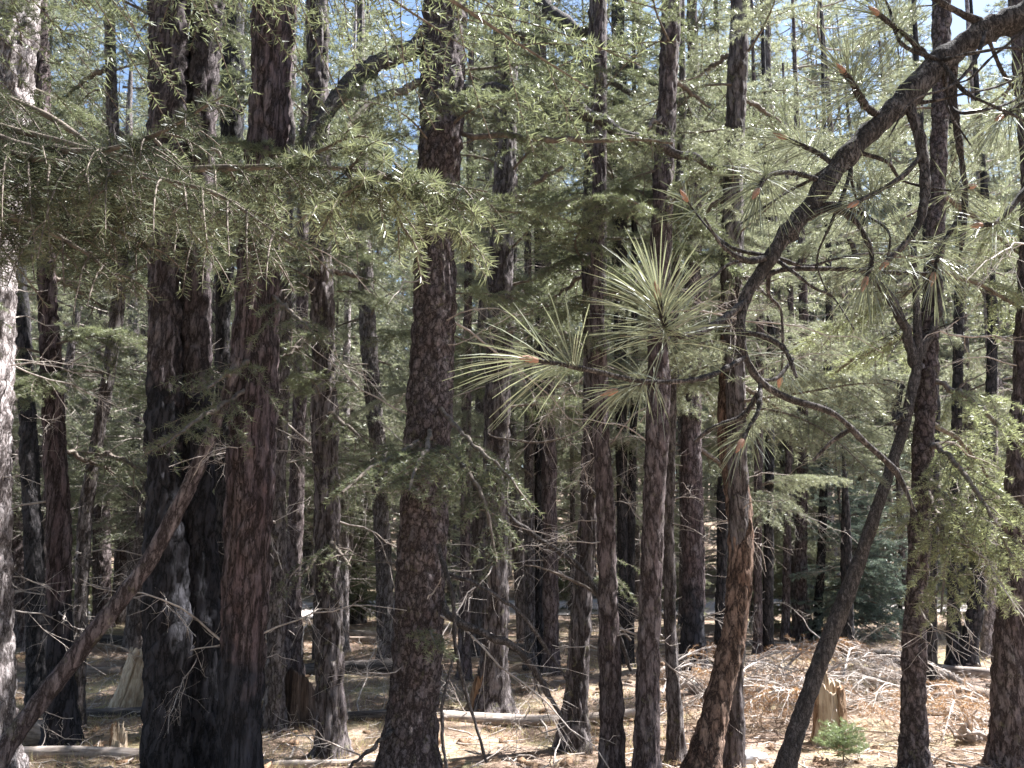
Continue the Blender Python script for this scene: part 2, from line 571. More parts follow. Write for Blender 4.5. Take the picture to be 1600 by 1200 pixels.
def needles_on(mb, batches, rng, per_m, nl, nw, quad=False, fwd=.55, flat=.55, tint0=.35, tipboost=.35):
    for P in batches:
        N_, K, _ = P.shape
        ln = np.linalg.norm(np.diff(P, axis=1), axis=2).sum(1)
        cnt = np.maximum(3, (ln * per_m).astype(int))
        idx = np.repeat(np.arange(N_), cnt)
        s = rng.uniform(.02, 1, len(idx))
        x = s * (K - 1); i = np.clip(x.astype(int), 0, K - 2); u = (x - i)[:, None]
        a, b = P[idx, i], P[idx, i + 1]
        o = a + (b - a) * u
        t = unit(b - a)
        r = rng.normal(size=(len(idx), 3)); r[:, 2] *= flat; r[:, 2] += .15
        r -= t * (r * t).sum(1, keepdims=True)
        d = unit(unit(r) + t * (fwd + rng.normal(0, .15, (len(idx), 1))))
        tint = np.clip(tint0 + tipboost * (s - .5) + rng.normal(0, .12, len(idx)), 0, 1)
        blades(mb, o, d, nl * rng.uniform(.7, 1.15, len(idx)), nw, rng, tint, quad)


def tuft(mb, tip, d, rng, n, nl, nw, tint0=.5, curve=.16, back=.10, spread=1.0, quad=True):
    """a brush of long pine needles round the end of a twig"""
    d = unit(np.asarray(d, float))
    r = rng.normal(size=(n, 3)); r -= d * (r @ d)[:, None]; r = unit(r)
    f = rng.beta(1.3, 1.2, n)
    o = tip - d * (f * back)[:, None]
    ang = (.25 + 1.25 * f * spread + rng.normal(0, .16, n))[:, None]
    dd = d * np.cos(ang) + r * np.sin(ang)
    blades(mb, o, dd, nl * rng.uniform(.72, 1.08, n), nw, rng, np.clip(tint0 + rng.normal(0, .16, n), 0, 1), quad, curve)


def crown_fir(seed, h0, h1, rad, sprays, per_m, nl, nw, sub=True, conic=.8, step=.09):
    rng = np.random.default_rng(seed)
    leaf, wd = MB(), MB()
    for k in range(sprays):
        u = ((k + rng.uniform()) / sprays) ** 1.25
        z = h0 + (h1 - h0) * u
        L = rad * (1 - conic * u) * rng.uniform(.6, 1.15) + .12
        if u < .12: L *= rng.uniform(.6, 1)
        az = rng.uniform(0, 2 * pi)
        el = radians(rng.normal(-4 + 30 * u, 10))
        t = np.linspace(0, 1, 7)
        dx = np.array([cos(az), sin(az)])
        ax = np.zeros((7, 3))
        ax[:, :2] = dx * (t * L * cos(el))[:, None]
        ax[:, 2] = z + t * L * sin(el) - .22 * L * t ** 2 + .12 * L * t ** 3
        b = fir_twigs(ax, rng, step, L * .55, sub=sub)
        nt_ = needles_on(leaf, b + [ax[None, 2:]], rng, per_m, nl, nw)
        tubes(wd, ax[None], (.004 + .010 * L * (1 - t))[None], 4)
        tubes(wd, b[0], np.full(b[0].shape[:2], .0028), 3)
    return leaf, wd


def crown_pine(seed, h0, h1, rad, limbs, nl, nw, per_tuft):
    rng = np.random.default_rng(seed)
    leaf, wd = MB(), MB()
    for k in range(limbs):
        u = (k + rng.uniform()) / limbs
        z = h0 + (h1 - h0) * u
        L = rad * (1 - .55 * u) * rng.uniform(.5, 1.15) + .2
        az = rng.uniform(0, 2 * pi)
        t = np.linspace(0, 1, 7)
        ax = np.zeros((7, 3))
        bend = rng.normal(0, .25)
        ax[:, 0] = np.cos(az + bend * t) * t * L
        ax[:, 1] = np.sin(az + bend * t) * t * L
        ax[:, 2] = z + L * (rng.normal(.05 + .3 * u, .15) * t - .2 * t ** 2 + .25 * t ** 3)
        tubes(wd, ax[None], (.006 + .016 * L * (1 - t))[None], 4)
        m = rng.integers(6, 11)
        s = rng.uniform(.35, 1, m)
        p, tg = along(ax[None], np.clip(s, 0, .999)[None])
        p, tg = p[0], tg[0]
        d = unit(tg * .6 + rng.normal(0, .55, (m, 3)) + [0, 0, .25])
        l2 = rng.uniform(.12, .4, m)
        q = p + d * l2[:, None] + [0, 0, -.02]
        mid = (p + q) / 2 + [0, 0, -.03]
        tubes(wd, np.stack([p, mid, q], 1), np.tile([.006, .005, .004], (m, 1)), 3)
        tuft(leaf, ax[-1], tg[-1], rng, per_tuft, nl, nw, .5, quad=False)
        for a, b in zip(q, d):
            tuft(leaf, a, b, rng, per_tuft, nl, nw, rng.uniform(.3, .65), quad=False)
    return leaf, wd


def dead_stick(seed, L, r0, nsub=5, droop=.25, K=9):
    rng = np.random.default_rng(seed)
    mb = MB()
    t = np.linspace(0, 1, K)
    w = np.cumsum(rng.normal(0, .024, (K, 3)), 0) * L; w -= w[0]
    ax = np.stack([t * L, w[:, 1], w[:, 2] + L * (.12 * t - droop * t ** 2)], 1)
    tubes(mb, ax[None], (r0 * (1 - .8 * t) + .0012)[None], 5)
    for k in range(nsub):
        s = rng.uniform(.2, .95)
        p, tg = along(ax[None], np.array([[s]])); p, tg = p[0, 0], tg[0, 0]
        d = unit(tg * rng.uniform(.3, 1) + rng.normal(0, .7, 3))
        l = L * (1.1 - s) * rng.uniform(.25, .6)
        w2 = np.cumsum(rng.normal(0, .05, (5, 3)), 0) * l; w2 -= w2[0]
        q = p + d * (np.linspace(0, l, 5))[:, None] + w2
        q[:, 2] -= .25 * l * np.linspace(0, 1, 5) ** 2
        tubes(mb, q[None], np.linspace(r0 * .4 * (1 - s * .5), .001, 5)[None], 4)
        if l > .2:
            for j in range(2):
                d2 = unit(d + rng.normal(0, .7, 3)); q0 = q[rng.integers(1, 4)]
                tubes(mb, (q0 + d2 * np.linspace(0, l * .4, 3)[:, None] + rng.normal(0, .01, (3, 3)) * [[0], [1], [1]])[None], np.array([[.002, .0016, .0008]]), 3)
    return mb


STICKS = [dead_stick(100 + k, L, r * .68, n + 5, dr).mesh('dead_branch', M['dead'], True) for k, (L, r, n, dr) in enumerate(
    [(.9, .009, 6, .2), (1.2, .011, 7, .35), (.6, .007, 4, .1), (1.5, .012, 8, .45), (.8, .008, 5, .6), (.35, .007, 2, .0), (1.1, .008, 9, -.1), (.5, .006, 3, .3)])]


# ------------------------------------------------------------------ detailed trunks
def trunk_mesh(pts, base, height, Y, sides, seed, matname, flare=.5, lean_y=0.0, relief=.11):
    """pts: (px,py,w) bottom to top.  returns mesh in base-relative coordinates + centre-line fn"""
    P, Rr = [], []
    for k, (px, py, w) in enumerate(pts):
        p = at(px, py, Y)
        if lean_y:
            p = at(px, py, Y + lean_y * (p[2] - base[2]))
        P.append(p); Rr.append(w / 2 * depth(p) / F)
    P = np.array(P); Rr = np.array(Rr)
    o = np.argsort(P[:, 2]); P, Rr = P[o], Rr[o]
    if P[0, 2] > base[2] - .02:
        P = np.vstack([base + [0, 0, -.12], P]); Rr = np.concatenate([[Rr[0]], Rr])
    top = base[2] + height
    if P[-1, 2] < top:
        d = (P[-1] - P[-2]) / max(P[-1, 2] - P[-2, 2], .1)
        d = np.clip(d, -.12, .12) * .5; d[2] = 1
        H = top - P[-1, 2]
        P = np.vstack([P, P[-1] + d * H * .5, P[-1] + d * H])
        Rr = np.concatenate([Rr, [Rr[-1] * .62, .02]])
    zv = min(7.0, height)
    z = np.concatenate([np.arange(P[0, 2], base[2] + zv, .028), np.linspace(base[2] + zv, min(top, P[-1, 2]), 26)[1:]])

    def smooth(a):
        k = np.exp(-np.linspace(-2, 2, 19) ** 2); k /= k.sum()
        return np.convolve(np.pad(a, 9, mode='edge'), k, 'valid')
    cx = smooth(np.interp(z, P[:, 2], P[:, 0])); cy = smooth(np.interp(z, P[:, 2], P[:, 1])); r = smooth(np.interp(z, P[:, 2], Rr))
    hz = np.maximum(z - base[2], 0)
    r = r * (1 + flare * np.exp(-hz / .16))
    th = np.arange(sides) * 2 * pi / sides
    X = cx[:, None] + r[:, None] * np.cos(th); Yy = cy[:, None] + r[:, None] * np.sin(th)
    V = np.stack([X, Yy, np.broadcast_to(z[:, None], X.shape)], -1).reshape(-1, 3) - base
    q = V + seed * 3.7
    rr = np.repeat(r, sides)
    f = worley(q * [13, 13, 4.6] + .5 * vnoise(q * 6)[:, None])
    dsp = (np.minimum(f, .35) / .35 - .6) * relief * .55 + vnoise(q * [5, 5, 2.5]) * .05 + vnoise(q * [44, 44, 17]) * .05
    nrm = np.stack([np.tile(np.cos(th), len(z)), np.tile(np.sin(th), len(z)), np.zeros(len(V))], 1)
    lob = 1 + .25 * np.exp(-np.repeat(hz, sides) / .2) * np.sin(np.tile(th, len(z)) * 4 + seed)
    V = V + nrm * (dsp * np.minimum(rr, .12) * 2.2)[:, None]
    V[:, :2] += nrm[:, :2] * (rr * (lob - 1) * .35)[:, None]
    mb = MB()
    nz = len(z)
    i = np.arange(nz - 1)[:, None] * sides; j = np.arange(sides)[None]; j2 = (j + 1) % sides
    mb.add(V, np.stack([i + j, i + j2, i + sides + j2, i + sides + j], -1).reshape(-1, 4), 1 - np.clip(f / .35, 0, 1))

    def centre(h):
        zz = base[2] + h
        return np.array([np.interp(zz, z, cx), np.interp(zz, z, cy), zz]) - base, float(np.interp(zz, z, r))
    return mb, centre


TREES = {}
rngT = np.random.default_rng(5)


def fg_tree(key, name, label, pts, bark_key, Y=None, height=13, sides=44, ndead=7, crown=None, lean_y=0.0, cat='tree', group=None, relief=.11, dead_h=(.7, 4.2), dmax=1.0):
    if Y is None:
        base = ground_at(pts[0][0], pts[0][1]); Y = base[1]
    else:
        p0 = at(*pts[0][:2], Y)
        base = np.array([p0[0], Y, 0.0])
        base[2] = float(terrain(base[0], base[1]))
    root = empty(name, base, label, cat, group)
    seed = len(TREES) + 1
    mbt, centre = trunk_mesh(pts, base, height, Y, sides, seed, bark_key, lean_y=lean_y, relief=relief)
    mbt.build('trunk', M[bark_key], root, True)
    TREES[key] = (root, base, centre, Y)
    rng = np.random.default_rng(1000 + seed)
    for k in range(ndead):
        h = rng.uniform(*dead_h)
        c, r = centre(h)
        az = rng.uniform(0, 2 * pi)
        me = STICKS[rng.integers(len(STICKS))]
        sc = rng.uniform(.55, 1.05) * dmax
        link_mesh('dead_branch', me, root, (c[0] + cos(az) * r * .75, c[1] + sin(az) * r * .75, c[2]), (rng.uniform(-1, 1), rng.normal(-.05, .3), az), (sc,) * 3)
    if crown is not None:
        lf, wd = crown
        c, _ = centre(height * .6)
        a = rng.uniform(0, 6)
        s = height / 14.0
        for nm, me in (('crown', lf), ('branches', wd)):
            link_mesh(nm, me, root, (c[0], c[1], 0), (0, 0, a), (s, s, s))
    return root


# high crowns for the near trees (above the picture, they throw the dapple)
HC = []
for sd in range(3):
    lf, wd = crown_fir(300 + sd, 6.3, 13.6, 1.25, 60, 75, .075, .010, conic=.75, step=.16)
    HC.append((lf.mesh('crown', M['fir']), wd.mesh('branches', M['twig'])))
for sd in range(2):
    lf, wd = crown_pine(330 + sd, 7.0, 13.6, 1.7, 30, .16, .007, 40)
    HC.append((lf.mesh('crown', M['pinefar']), wd.mesh('branches', M['twig'])))

fg_tree('edge', 'pine_tree', 'sunlit rough pink-grey trunk cut by the left edge of the view', [(-22, 1212, 84), (-26, 800, 70), (-12, 400, 66), (12, 200, 62), (28, 0, 62)], 'pale', 5.6, 12, 60, 12, None, relief=.2)
fg_tree('burnt_left', 'burnt_tree', 'slim charred black trunk just right of the sunlit edge trunk', [(62, 1103, 30), (50, 800, 27), (40, 600, 24), (30, 430, 22), (22, 200, 18)], 'burnt', None, 11, 40, 7, None)
fg_tree('red_left', 'fir_tree', 'reddish-brown trunk with charred foot crossed low by the leaning pole', [(97, 1165, 44), (93, 1000, 35), (91, 800, 34), (76, 500, 29), (70, 380, 26), (62, 0, 22)], 'furrow', None, 13, 44, 9, HC[0])
fg_tree('lean_left', 'fir_tree', 'thin dark trunk tilting right as it rises beside the charred-foot trunk', [(118, 1140, 22), (133, 800, 21), (150, 700, 19), (168, 600, 19), (190, 430, 20), (178, 250, 18), (170, 0, 15)], 'grey', None, 11, 36, 8, None)
fg_tree('left_back_a', 'fir_tree', 'small brown trunk seen between the sunlit edge trunk and the slim charred one', [(36, 1012, 25), (26, 850, 22), (20, 600, 19), (18, 300, 16)], 'red', None, 12, 30, 7, None)
fg_tree('left_back_b', 'fir_tree', 'straight trunk rising behind the middle of the leaning brown pole', [(160, 978, 26), (158, 800, 25), (160, 500, 20), (165, 200, 18)], 'red', None, 13, 30, 9, HC[4])
fg_tree('left_back_c', 'fir_tree', 'thin grey trunk standing right behind the split pale stump', [(208, 990, 18), (208, 800, 17), (212, 600, 16), (208, 480, 15), (200, 200, 12)], 'grey', None, 12, 26, 8, None)
fg_tree('big_a', 'burnt_tree', 'large blackened trunk on the left of the fused burnt trio', [(262, 1215, 74), (262, 1000, 72), (258, 800, 56), (258, 600, 52), (256, 400, 46), (262, 150, 56), (264, 0, 60)], 'fused', 5.2, 14, 60, 3, None, relief=.16, dmax=.6)
fg_tree('big_b', 'burnt_tree', 'middle trunk of the fused burnt trio, reddish high up', [(318, 1215, 66), (315, 1000, 56), (308, 800, 54), (306, 600, 48), (305, 400, 44), (318, 150, 46), (325, 0, 46)], 'fused', 5.35, 14, 56, 3, None, relief=.16, dmax=.6)
fg_tree('big_c', 'fir_tree', 'thick red-brown trunk on the right of the fused burnt trio', [(374, 1215, 66), (380, 1000, 68), (388, 800, 70), (396, 600, 70), (404, 400, 64), (418, 200, 62), (430, 0, 62)], 'furrow', 5.0, 14, 64, 8, None, relief=.13)
fg_tree('top_back', 'fir_tree', 'dark trunk showing high between the fused trio behind the fir bough', [(352, 1100, 26), (350, 800, 26), (348, 500, 22), (362, 250, 32), (366, 0, 34)], 'burnt', 7.4, 14, 36, 6, None)
fg_tree('grey_c', 'fir_tree', 'pale grey trunk close behind the thick red-brown one', [(428, 1140, 30), (430, 1000, 28), (432, 800, 28), (438, 600, 27), (446, 300, 24), (452, 0, 22)], 'grey', None, 13, 36, 9, None)
fg_tree('brown_c', 'fir_tree', 'narrow brown trunk rising over the burnt stump', [(458, 1075, 27), (458, 900, 25), (466, 700, 22), (472, 480, 18), (476, 200, 16)], 'red', None, 12, 30, 9, None)
fg_tree('lit_c', 'fir_tree', 'rough grey-brown trunk with bright right rim left of the big middle trunk', [(519, 1184, 46), (514, 1000, 42), (511, 800, 38), (506, 600, 38), (502, 400, 35), (498, 200, 33), (496, 0, 32)], 'coarse', None, 14, 54, 12, None, relief=.16)
fg_tree('main', 'fir_tree', 'thickest flaky brown trunk standing in the middle of the view', [(636, 1215, 92), (645, 1100, 78), (654, 1000, 77), (662, 800, 75), (674, 600, 69), (681, 400, 64), (690, 200, 67), (694, 0, 67)], 'flaky', 5.35, 15, 80, 12, HC[3], relief=.12)
fg_tree('mid_a', 'fir_tree', 'brown trunk with flared foot behind the dead branch of the thickest trunk', [(768, 1111, 56), (772, 1050, 44), (774, 900, 40), (776, 700, 41), (782, 450, 40), (790, 250, 36), (790, 0, 34)], 'coarse', None, 14, 50, 10, None)
fg_tree('mid_b', 'fir_tree', 'left-hand trunk of the close touching pair right of the flared-foot trunk', [(893, 1176, 46), (900, 1080, 34), (912, 900, 31), (921, 800, 30), (927, 600, 31), (928, 350, 38), (933, 150, 30), (934, 0, 27)], 'coarse', None, 14, 48, 8, None)
fg_tree('mid_c', 'fir_tree', 'right-hand trunk of the close touching pair, bright flecks down its right rim', [(958, 1212, 38), (952, 1000, 32), (946, 800, 29), (938, 650, 26), (932, 450, 22), (938, 200, 20)], 'red', 5.9, 13, 44, 8, None)
fg_tree('mid_c2', 'fir_tree', 'dark trunk visible only high up right of the touching pair', [(975, 1040, 15), (972, 800, 16), (968, 400, 22), (968, 200, 22), (966, 0, 20)], 'burnt', None, 15, 30, 9, HC[2])
fg_tree('mid_d', 'fir_tree', 'straight dark brown trunk passing behind the lit starburst tuft', [(1010, 1212, 38), (1014, 1000, 34), (1020, 800, 33), (1028, 650, 34), (1030, 450, 33), (1040, 200, 30), (1050, 0, 31)], 'red', 5.7, 14, 50, 9, None)
fg_tree('mid_e', 'fir_tree', 'thin brown trunk tight on the right of the straight dark brown trunk', [(1058, 1186, 24), (1048, 1000, 20), (1044, 800, 18), (1052, 500, 15), (1066, 200, 12)], 'grey', None, 11, 32, 8, None)
fg_tree('mid_f', 'fir_tree', 'stout brown trunk with blackened foot left of the leaning red trunk', [(1083, 1050, 38), (1083, 900, 34), (1080, 700, 32), (1082, 450, 26), (1085, 200, 22)], 'redchar', None, 14, 36, 12, HC[0])
fg_tree('mid_g', 'fir_tree', 'narrow dark trunk between the stout blackened-foot trunk and the leaning red trunk', [(1124, 1042, 18), (1128, 900, 18), (1130, 700, 16), (1128, 300, 13)], 'burnt', None, 13, 28, 6, None)
fg_tree('lean_red', 'pine_tree', 'orange-brown trunk that leans right from its foot then bends back', [(1094, 1208, 52), (1120, 1100, 42), (1146, 1000, 38), (1158, 900, 38), (1158, 820, 37), (1148, 740, 38), (1138, 670, 32), (1138, 540, 27), (1144, 350, 24), (1150, 100, 20)], 'orange', 5.9, 9, 48, 6, None, lean_y=.22)
fg_tree('upright_red', 'fir_tree', 'slim upright trunk crossing behind the orange-brown leaning one', [(1146, 1212, 28), (1150, 1050, 26), (1156, 900, 26), (1152, 700, 30), (1144, 450, 32), (1146, 250, 30), (1158, 0, 29)], 'coarse', 6.25, 14, 44, 8, None)
fg_tree('r_a', 'fir_tree', 'first slim trunk right of the crossing pair, behind the brush pile', [(1184, 1022, 13), (1184, 800, 13), (1188, 500, 12)], 'red', None, 12, 24, 6, None)
fg_tree('r_b', 'fir_tree', 'slim dark trunk above the left part of the brush pile', [(1199, 1020, 17), (1201, 850, 15), (1205, 500, 12)], 'burnt', None, 13, 24, 6, None)
fg_tree('r_c', 'fir_tree', 'very thin brown trunk at the left fringe of the bushy dark fir', [(1227, 1004, 12), (1230, 850, 11), (1236, 500, 9)], 'red', None, 11, 22, 6, None)
fg_tree('r_d', 'fir_tree', 'dark trunk half veiled by the bushy dark fir boughs, left of two', [(1250, 1000, 19), (1252, 850, 18), (1256, 500, 14)], 'red', None, 14, 26, 6, None)
fg_tree('r_e', 'fir_tree', 'dark trunk half veiled by the bushy dark fir boughs, right of two', [(1276, 1000, 14), (1284, 850, 13), (1296, 500, 11)], 'burnt', None, 13, 24, 6, None)
fg_tree('lean_fork', 'pine_tree', 'dark forked trunk slanting up to the right across the brush pile', [(1222, 1212, 28), (1258, 1100, 26), (1290, 1010, 27), (1317, 945, 28), (1345, 870, 21), (1375, 780, 19), (1412, 670, 17), (1436, 560, 15)], 'limb', 5.8, 4.0, 48, 2, None, relief=.09)
fg_tree('r_g', 'fir_tree', 'scaly brown trunk carrying the sunlit fir bough at the right', [(1428, 1212, 37), (1428, 1050, 36), (1434, 900, 33), (1440, 750, 31), (1448, 600, 29), (1462, 350, 27), (1470, 150, 26), (1472, 0, 25)], 'flaky', 5.9, 12, 50, 10, None, relief=.14)
fg_tree('r_edge', 'fir_tree', 'broad brown trunk at the right edge of the view', [(1575, 1212, 50), (1580, 1000, 45), (1590, 800, 42), (1604, 600, 38), (1616, 300, 34)], 'red', 6.05, 13, 52, 6, None)
fg_tree('r_h', 'fir_tree', 'slim blackened trunk close to the right of the bough-carrying trunk', [(1455, 1078, 16), (1456, 900, 16), (1462, 650, 14)], 'burnt', None, 12, 28, 5, None)
fg_tree('r_i', 'burnt_tree', 'upright charred trunk behind the fallen logs at the right', [(1490, 1038, 19), (1490, 900, 17), (1494, 700, 15), (1500, 400, 13)], 'burnt', None, 13, 28, 6, None)
fg_tree('r_j', 'burnt_tree', 'charred trunk tilting right beside the upright charred one', [(1510, 1038, 24), (1524, 950, 22), (1538, 850, 20), (1546, 700, 18), (1552, 500, 15)], 'burnt', None, 11, 28, 6, None)
fg_tree('r_k', 'fir_tree', 'light tan trunk right of the two charred trunks', [(1545, 1024, 19), (1548, 900, 17), (1552, 600, 14)], 'pale', None, 13, 28, 6, None)
fg_tree('m_a', 'fir_tree', 'leaning grey trunk behind the dark log left of the thickest trunk', [(604, 1040, 26), (600, 900, 25), (590, 700, 24), (578, 560, 26), (566, 350, 22)], 'grey', None, 13, 36, 9, None)
fg_tree('m_b', 'fir_tree', 'pale slim trunk just left of the dark log', [(537, 1018, 15), (538, 850, 14), (540, 600, 12)], 'pale', None, 12, 26, 8, None)
fg_tree('m_c', 'fir_tree', 'slim brown trunk close right of the thickest trunk', [(725, 1064, 18), (727, 900, 17), (728, 700, 16), (732, 400, 13)], 'red', None, 13, 28, 8, None)
fg_tree('m_d', 'fir_tree', 'left trunk of three standing together beyond the flared-foot trunk', [(829, 1048, 18), (828, 900, 16), (826, 600, 14)], 'grey', None, 13, 28, 7, None)
fg_tree('m_e', 'burnt_tree', 'black-footed middle trunk of three beyond the flared-foot trunk', [(843, 1046, 16), (843, 900, 15), (842, 600, 14)], 'burnt', None, 13, 28, 6, None)
fg_tree('m_f', 'fir_tree', 'orange-footed right trunk of three beyond the flared-foot trunk', [(861, 1054, 26), (860, 900, 24), (858, 700, 22), (852, 400, 18)], 'red', None, 14, 32, 9, HC[1])
fg_tree('m_g', 'fir_tree', 'dark trunk between the touching pair and the straight dark brown trunk', [(983, 1040, 15), (985, 850, 14), (992, 600, 12)], 'burnt', None, 13, 26, 6, None)
fg_tree('snag', 'dead_tree', 'broken charred snag behind the slanting forked trunk', [(1324, 1026, 22), (1324, 950, 19), (1322, 880, 17), (1322, 800, 13)], 'burnt', None, 3.2, 30, 3, None, dead_h=(.3, 1.5), dmax=.6)

# leaning dead pole in front of the burnt trio
pole_px = [(-60, 1235, 46, 4.35), (0, 1185, 42, 4.45), (60, 1100, 41, 4.55), (150, 985, 39, 4.62), (230, 880, 36, 4.68), (300, 750, 32, 4.7), (345, 640, 25, 4.7), (372, 560, 20, 4.7)]
P = np.array([at(a, b, Y) for a, b, w, Y in pole_px]); R0 = np.array([.72 * w / 2 * depth(p) / F for p, (_, _, w, _) in zip(P, pole_px)])
P[0, 2] = float(terrain(P[0, 0], P[0, 1])) - .02
base = P[0].copy(); base[2] = float(terrain(base[0], base[1]))
root = empty('leaning_log', base, 'bare brown dead pole leaning across the burnt trio from lower left', 'log')
mb = MB()
ax = resample(np.column_stack([P, R0]), 90)
tubes(mb, (ax[:, :3] - base)[None], (ax[:, 3] * (1 + .06 * np.sin(np.arange(90) * 1.7) * np.sin(np.arange(90) * .31)))[None], 22)
v = mb.v[0]; mb.v[0] = v + vnoise(v * [14, 14, 9])[:, None] * .006 + (vnoise(v * 40) * .003)[:, None]
mb.build('trunk', M['red'], root, True)
for k, s in enumerate((22, 47, 66)):
    link_mesh('dead_branch', STICKS[(5, 7, 2)[k]], root, tuple(ax[s, :3] - base), (k, .3 - .4 * k, 2.5 * k + .4), (.6,) * 3)


# ------------------------------------------------------------------ limbs and boughs on the near trees
def limb_path(base, pts, n=30):
    P = np.array([at(a, b, Y) for a, b, w, Y in pts]); R = np.array([w / 2 * depth(p) / F for p, (_, _, w, _) in zip(P, pts)])
    return resample(np.column_stack([P - base, R]), n)


def limb(key, pts, needles=None, seed=0, step=.10, side=.5, per_m=270, nl=.038, nw=.0048, mat='twig', quad=False, tint0=.3, hang=.3, name='limb', start=0.0, nmat='fir', plane=None, sides=8, wmul=1.0):
    root, base, centre, Y = TREES[key]
    rng = np.random.default_rng(7000 + seed)
    ax = limb_path(base, pts, 44)
    ax[:, 3] *= wmul
    wob = vnoise(np.stack([np.arange(44) * .33, np.full(44, seed * 1.7), np.zeros(44)], 1)) * ax[:, 3] * 1.1
    ax[:, 2] += wob
    ax[:, 0] += np.roll(wob, 5) * .6
    mb = MB()
    tubes(mb, ax[None, :, :3], np.maximum(ax[None, :, 3] * (1 + .16 * vnoise(np.stack([np.arange(44) * .8, np.full(44, seed * 2.3), np.zeros(44)], 1))), .0015), sides)
    v = mb.v[0]
    mb.v[0] = v + (v - np.repeat(ax[:, :3], sides, 0)) * (vnoise(v * 45)[:, None] * .3)
    if ax[:, 3].max() > .02:
        for q in range(9):      # short dead spurs
            i0 = rng.integers(4, 40); d_ = unit(rng.normal(size=3) + [0, 0, -.2]); l_ = rng.uniform(.1, .4)
            tubes(mb, (ax[i0, :3] + d_ * np.linspace(0, l_, 5)[:, None] + np.cumsum(rng.normal(0, .012, (5, 3)), 0))[None], np.linspace(.006, .0015, 5)[None], 4)
    if needles:
        a2 = ax[int(start * len(ax)):, :3]
        b = fir_twigs(a2, rng, step, side, hang=hang, plane=plane)
        tubes(mb, b[0], np.tile(np.linspace(.0035, .0012, 6), (len(b[0]), 1)), 4)
        if len(b) > 1: tubes(mb, b[1], np.tile(np.linspace(.002, .001, 6), (len(b[1]), 1)), 3)
    o = mb.build(name, M[mat], root, True)
    if needles:
        lf = MB()
        needles_on(lf, b + [a2[None]], rng, per_m, nl, nw, quad, flat=.3 if nmat == 'firnear' else .55, tint0=tint0, tipboost=(.9 if tint0 > .3 else .45) if nmat == 'firnear' else .35)  # near sprays get paler tips that stand in for sun
        lf.build('needles', M[nmat], o)
    return o


Ym = TREES['main'][3]
limb('main', [(664, 55, 30, Ym), (610, 92, 28, Ym - .2), (555, 125, 26, Ym - .35), (515, 165, 24, Ym - .5), (490, 215, 18, Ym - .6), (478, 300, 10, Ym - .7)], True, 1, .09, .5, start=.12, mat='limb')
limb('main', [(660, 132, 12, Ym), (600, 150, 12, Ym - .3), (550, 190, 10, Ym - .5), (520, 240, 7, Ym - .6)], True, 2, .10, .4, start=.3)
limb('main', [(722, 145, 20, Ym), (800, 152, 22, Ym - .2), (880, 168, 21, Ym - .3), (960, 196, 19, Ym - .3), (1030, 228, 16, Ym - .3), (1120, 262, 10, Ym - .2)], True, 3, .10, .5, start=.12, mat='limb')
limb('main', [(722, 212, 8, Ym), (830, 216, 9, Ym - .3), (930, 218, 7, Ym - .4), (1050, 222, 4, Ym - .5)], True, 4, .10, .35, start=.2)
limb('main', [(655, 690, 8, Ym - .15), (620, 712, 8, Ym - .5), (575, 735, 6, Ym - .8), (535, 770, 4, Ym - 1.0)], True, 5, .05, .42, tint0=.15, start=.1)
limb('main', [(672, 675, 8, Ym - .15), (665, 705, 8, Ym - .6), (650, 730, 6, Ym - 1.0), (640, 770, 4, Ym - 1.2)], True, 6, .05, .38, tint0=.15, start=.1)
limb('main', [(690, 700, 8, Ym - .15), (730, 735, 7, Ym - .5), (760, 790, 6, Ym - .7), (775, 880, 4, Ym - .8)], True, 7, .05, .40, tint0=.15, start=.15)
limb('main', [(690, 640, 8, Ym - .15), (735, 690, 7, Ym - .6), (790, 740, 5, Ym - .9), (830, 790, 3, Ym - 1.0)], True, 8, .06, .35, tint0=.2, start=.3)
limb('main', [(690, 940, 16, Ym - .1), (715, 972, 17, Ym - .2), (790, 1008, 16, Ym - .2), (835, 1045, 14, Ym - .1), (862, 1090, 11, Ym), (884, 1135, 7, Ym + .1)], name='dead_limb', mat='limb', wmul=.72)
limb('main', [(700, 895, 8, Ym - .1), (752, 918, 9, Ym - .2), (812, 960, 8, Ym - .2), (860, 1020, 7, Ym), (890, 1070, 4, Ym + .1)], name='dead_limb', mat='limb', wmul=.72)
limb('main', [(684, 850, 10, Ym - .2), (706, 930, 10, Ym - .4), (712, 1020, 9, Ym - .45), (735, 1100, 8, Ym - .4), (760, 1190, 6, Ym - .4)], name='dead_limb', mat='limb', wmul=.72)
limb('main', [(712, 1020, 6, Ym - .45), (690, 1110, 7, Ym - .5), (700, 1215, 8, Ym - .5)], name='dead_limb', mat='limb', wmul=.72)
limb('main', [(620, 1140, 10, Ym - .1), (585, 1165, 9, Ym - .3), (545, 1200, 6, Ym - .4)], name='dead_limb', mat='limb', wmul=.72)
limb('main', [(680, 985, 6, Ym - .2), (672, 990, 5, Ym - .4), (690, 1020, 4, Ym - .55)], True, 10, .04, .18, tint0=.3, start=.2)
Yq = TREES['mid_a'][3]
limb('mid_a', [(800, -40, 22, Yq), (870, 20, 22, Yq - .5), (950, 72, 18, Yq - .9), (1030, 135, 15, Yq - 1.2), (1100, 200, 10, Yq - 1.4)], True, 11, .09, .6, start=.12, mat='limb')
limb('mid_a', [(800, 52, 16, Yq), (860, 66, 15, Yq - .3), (920, 100, 12, Yq - .5), (990, 150, 8, Yq - .6)], True, 12, .09, .5, start=.12, mat='limb')
limb('mid_a', [(790, 330, 10, Yq), (830, 290, 9, Yq - .4), (880, 260, 6, Yq - .6)], True, 13, .12, .45)
limb('mid_a', [(780, 520, 10, Yq), (860, 515, 9, Yq - .4), (940, 560, 6, Yq - .6)], True, 14, .12, .4, start=.3)
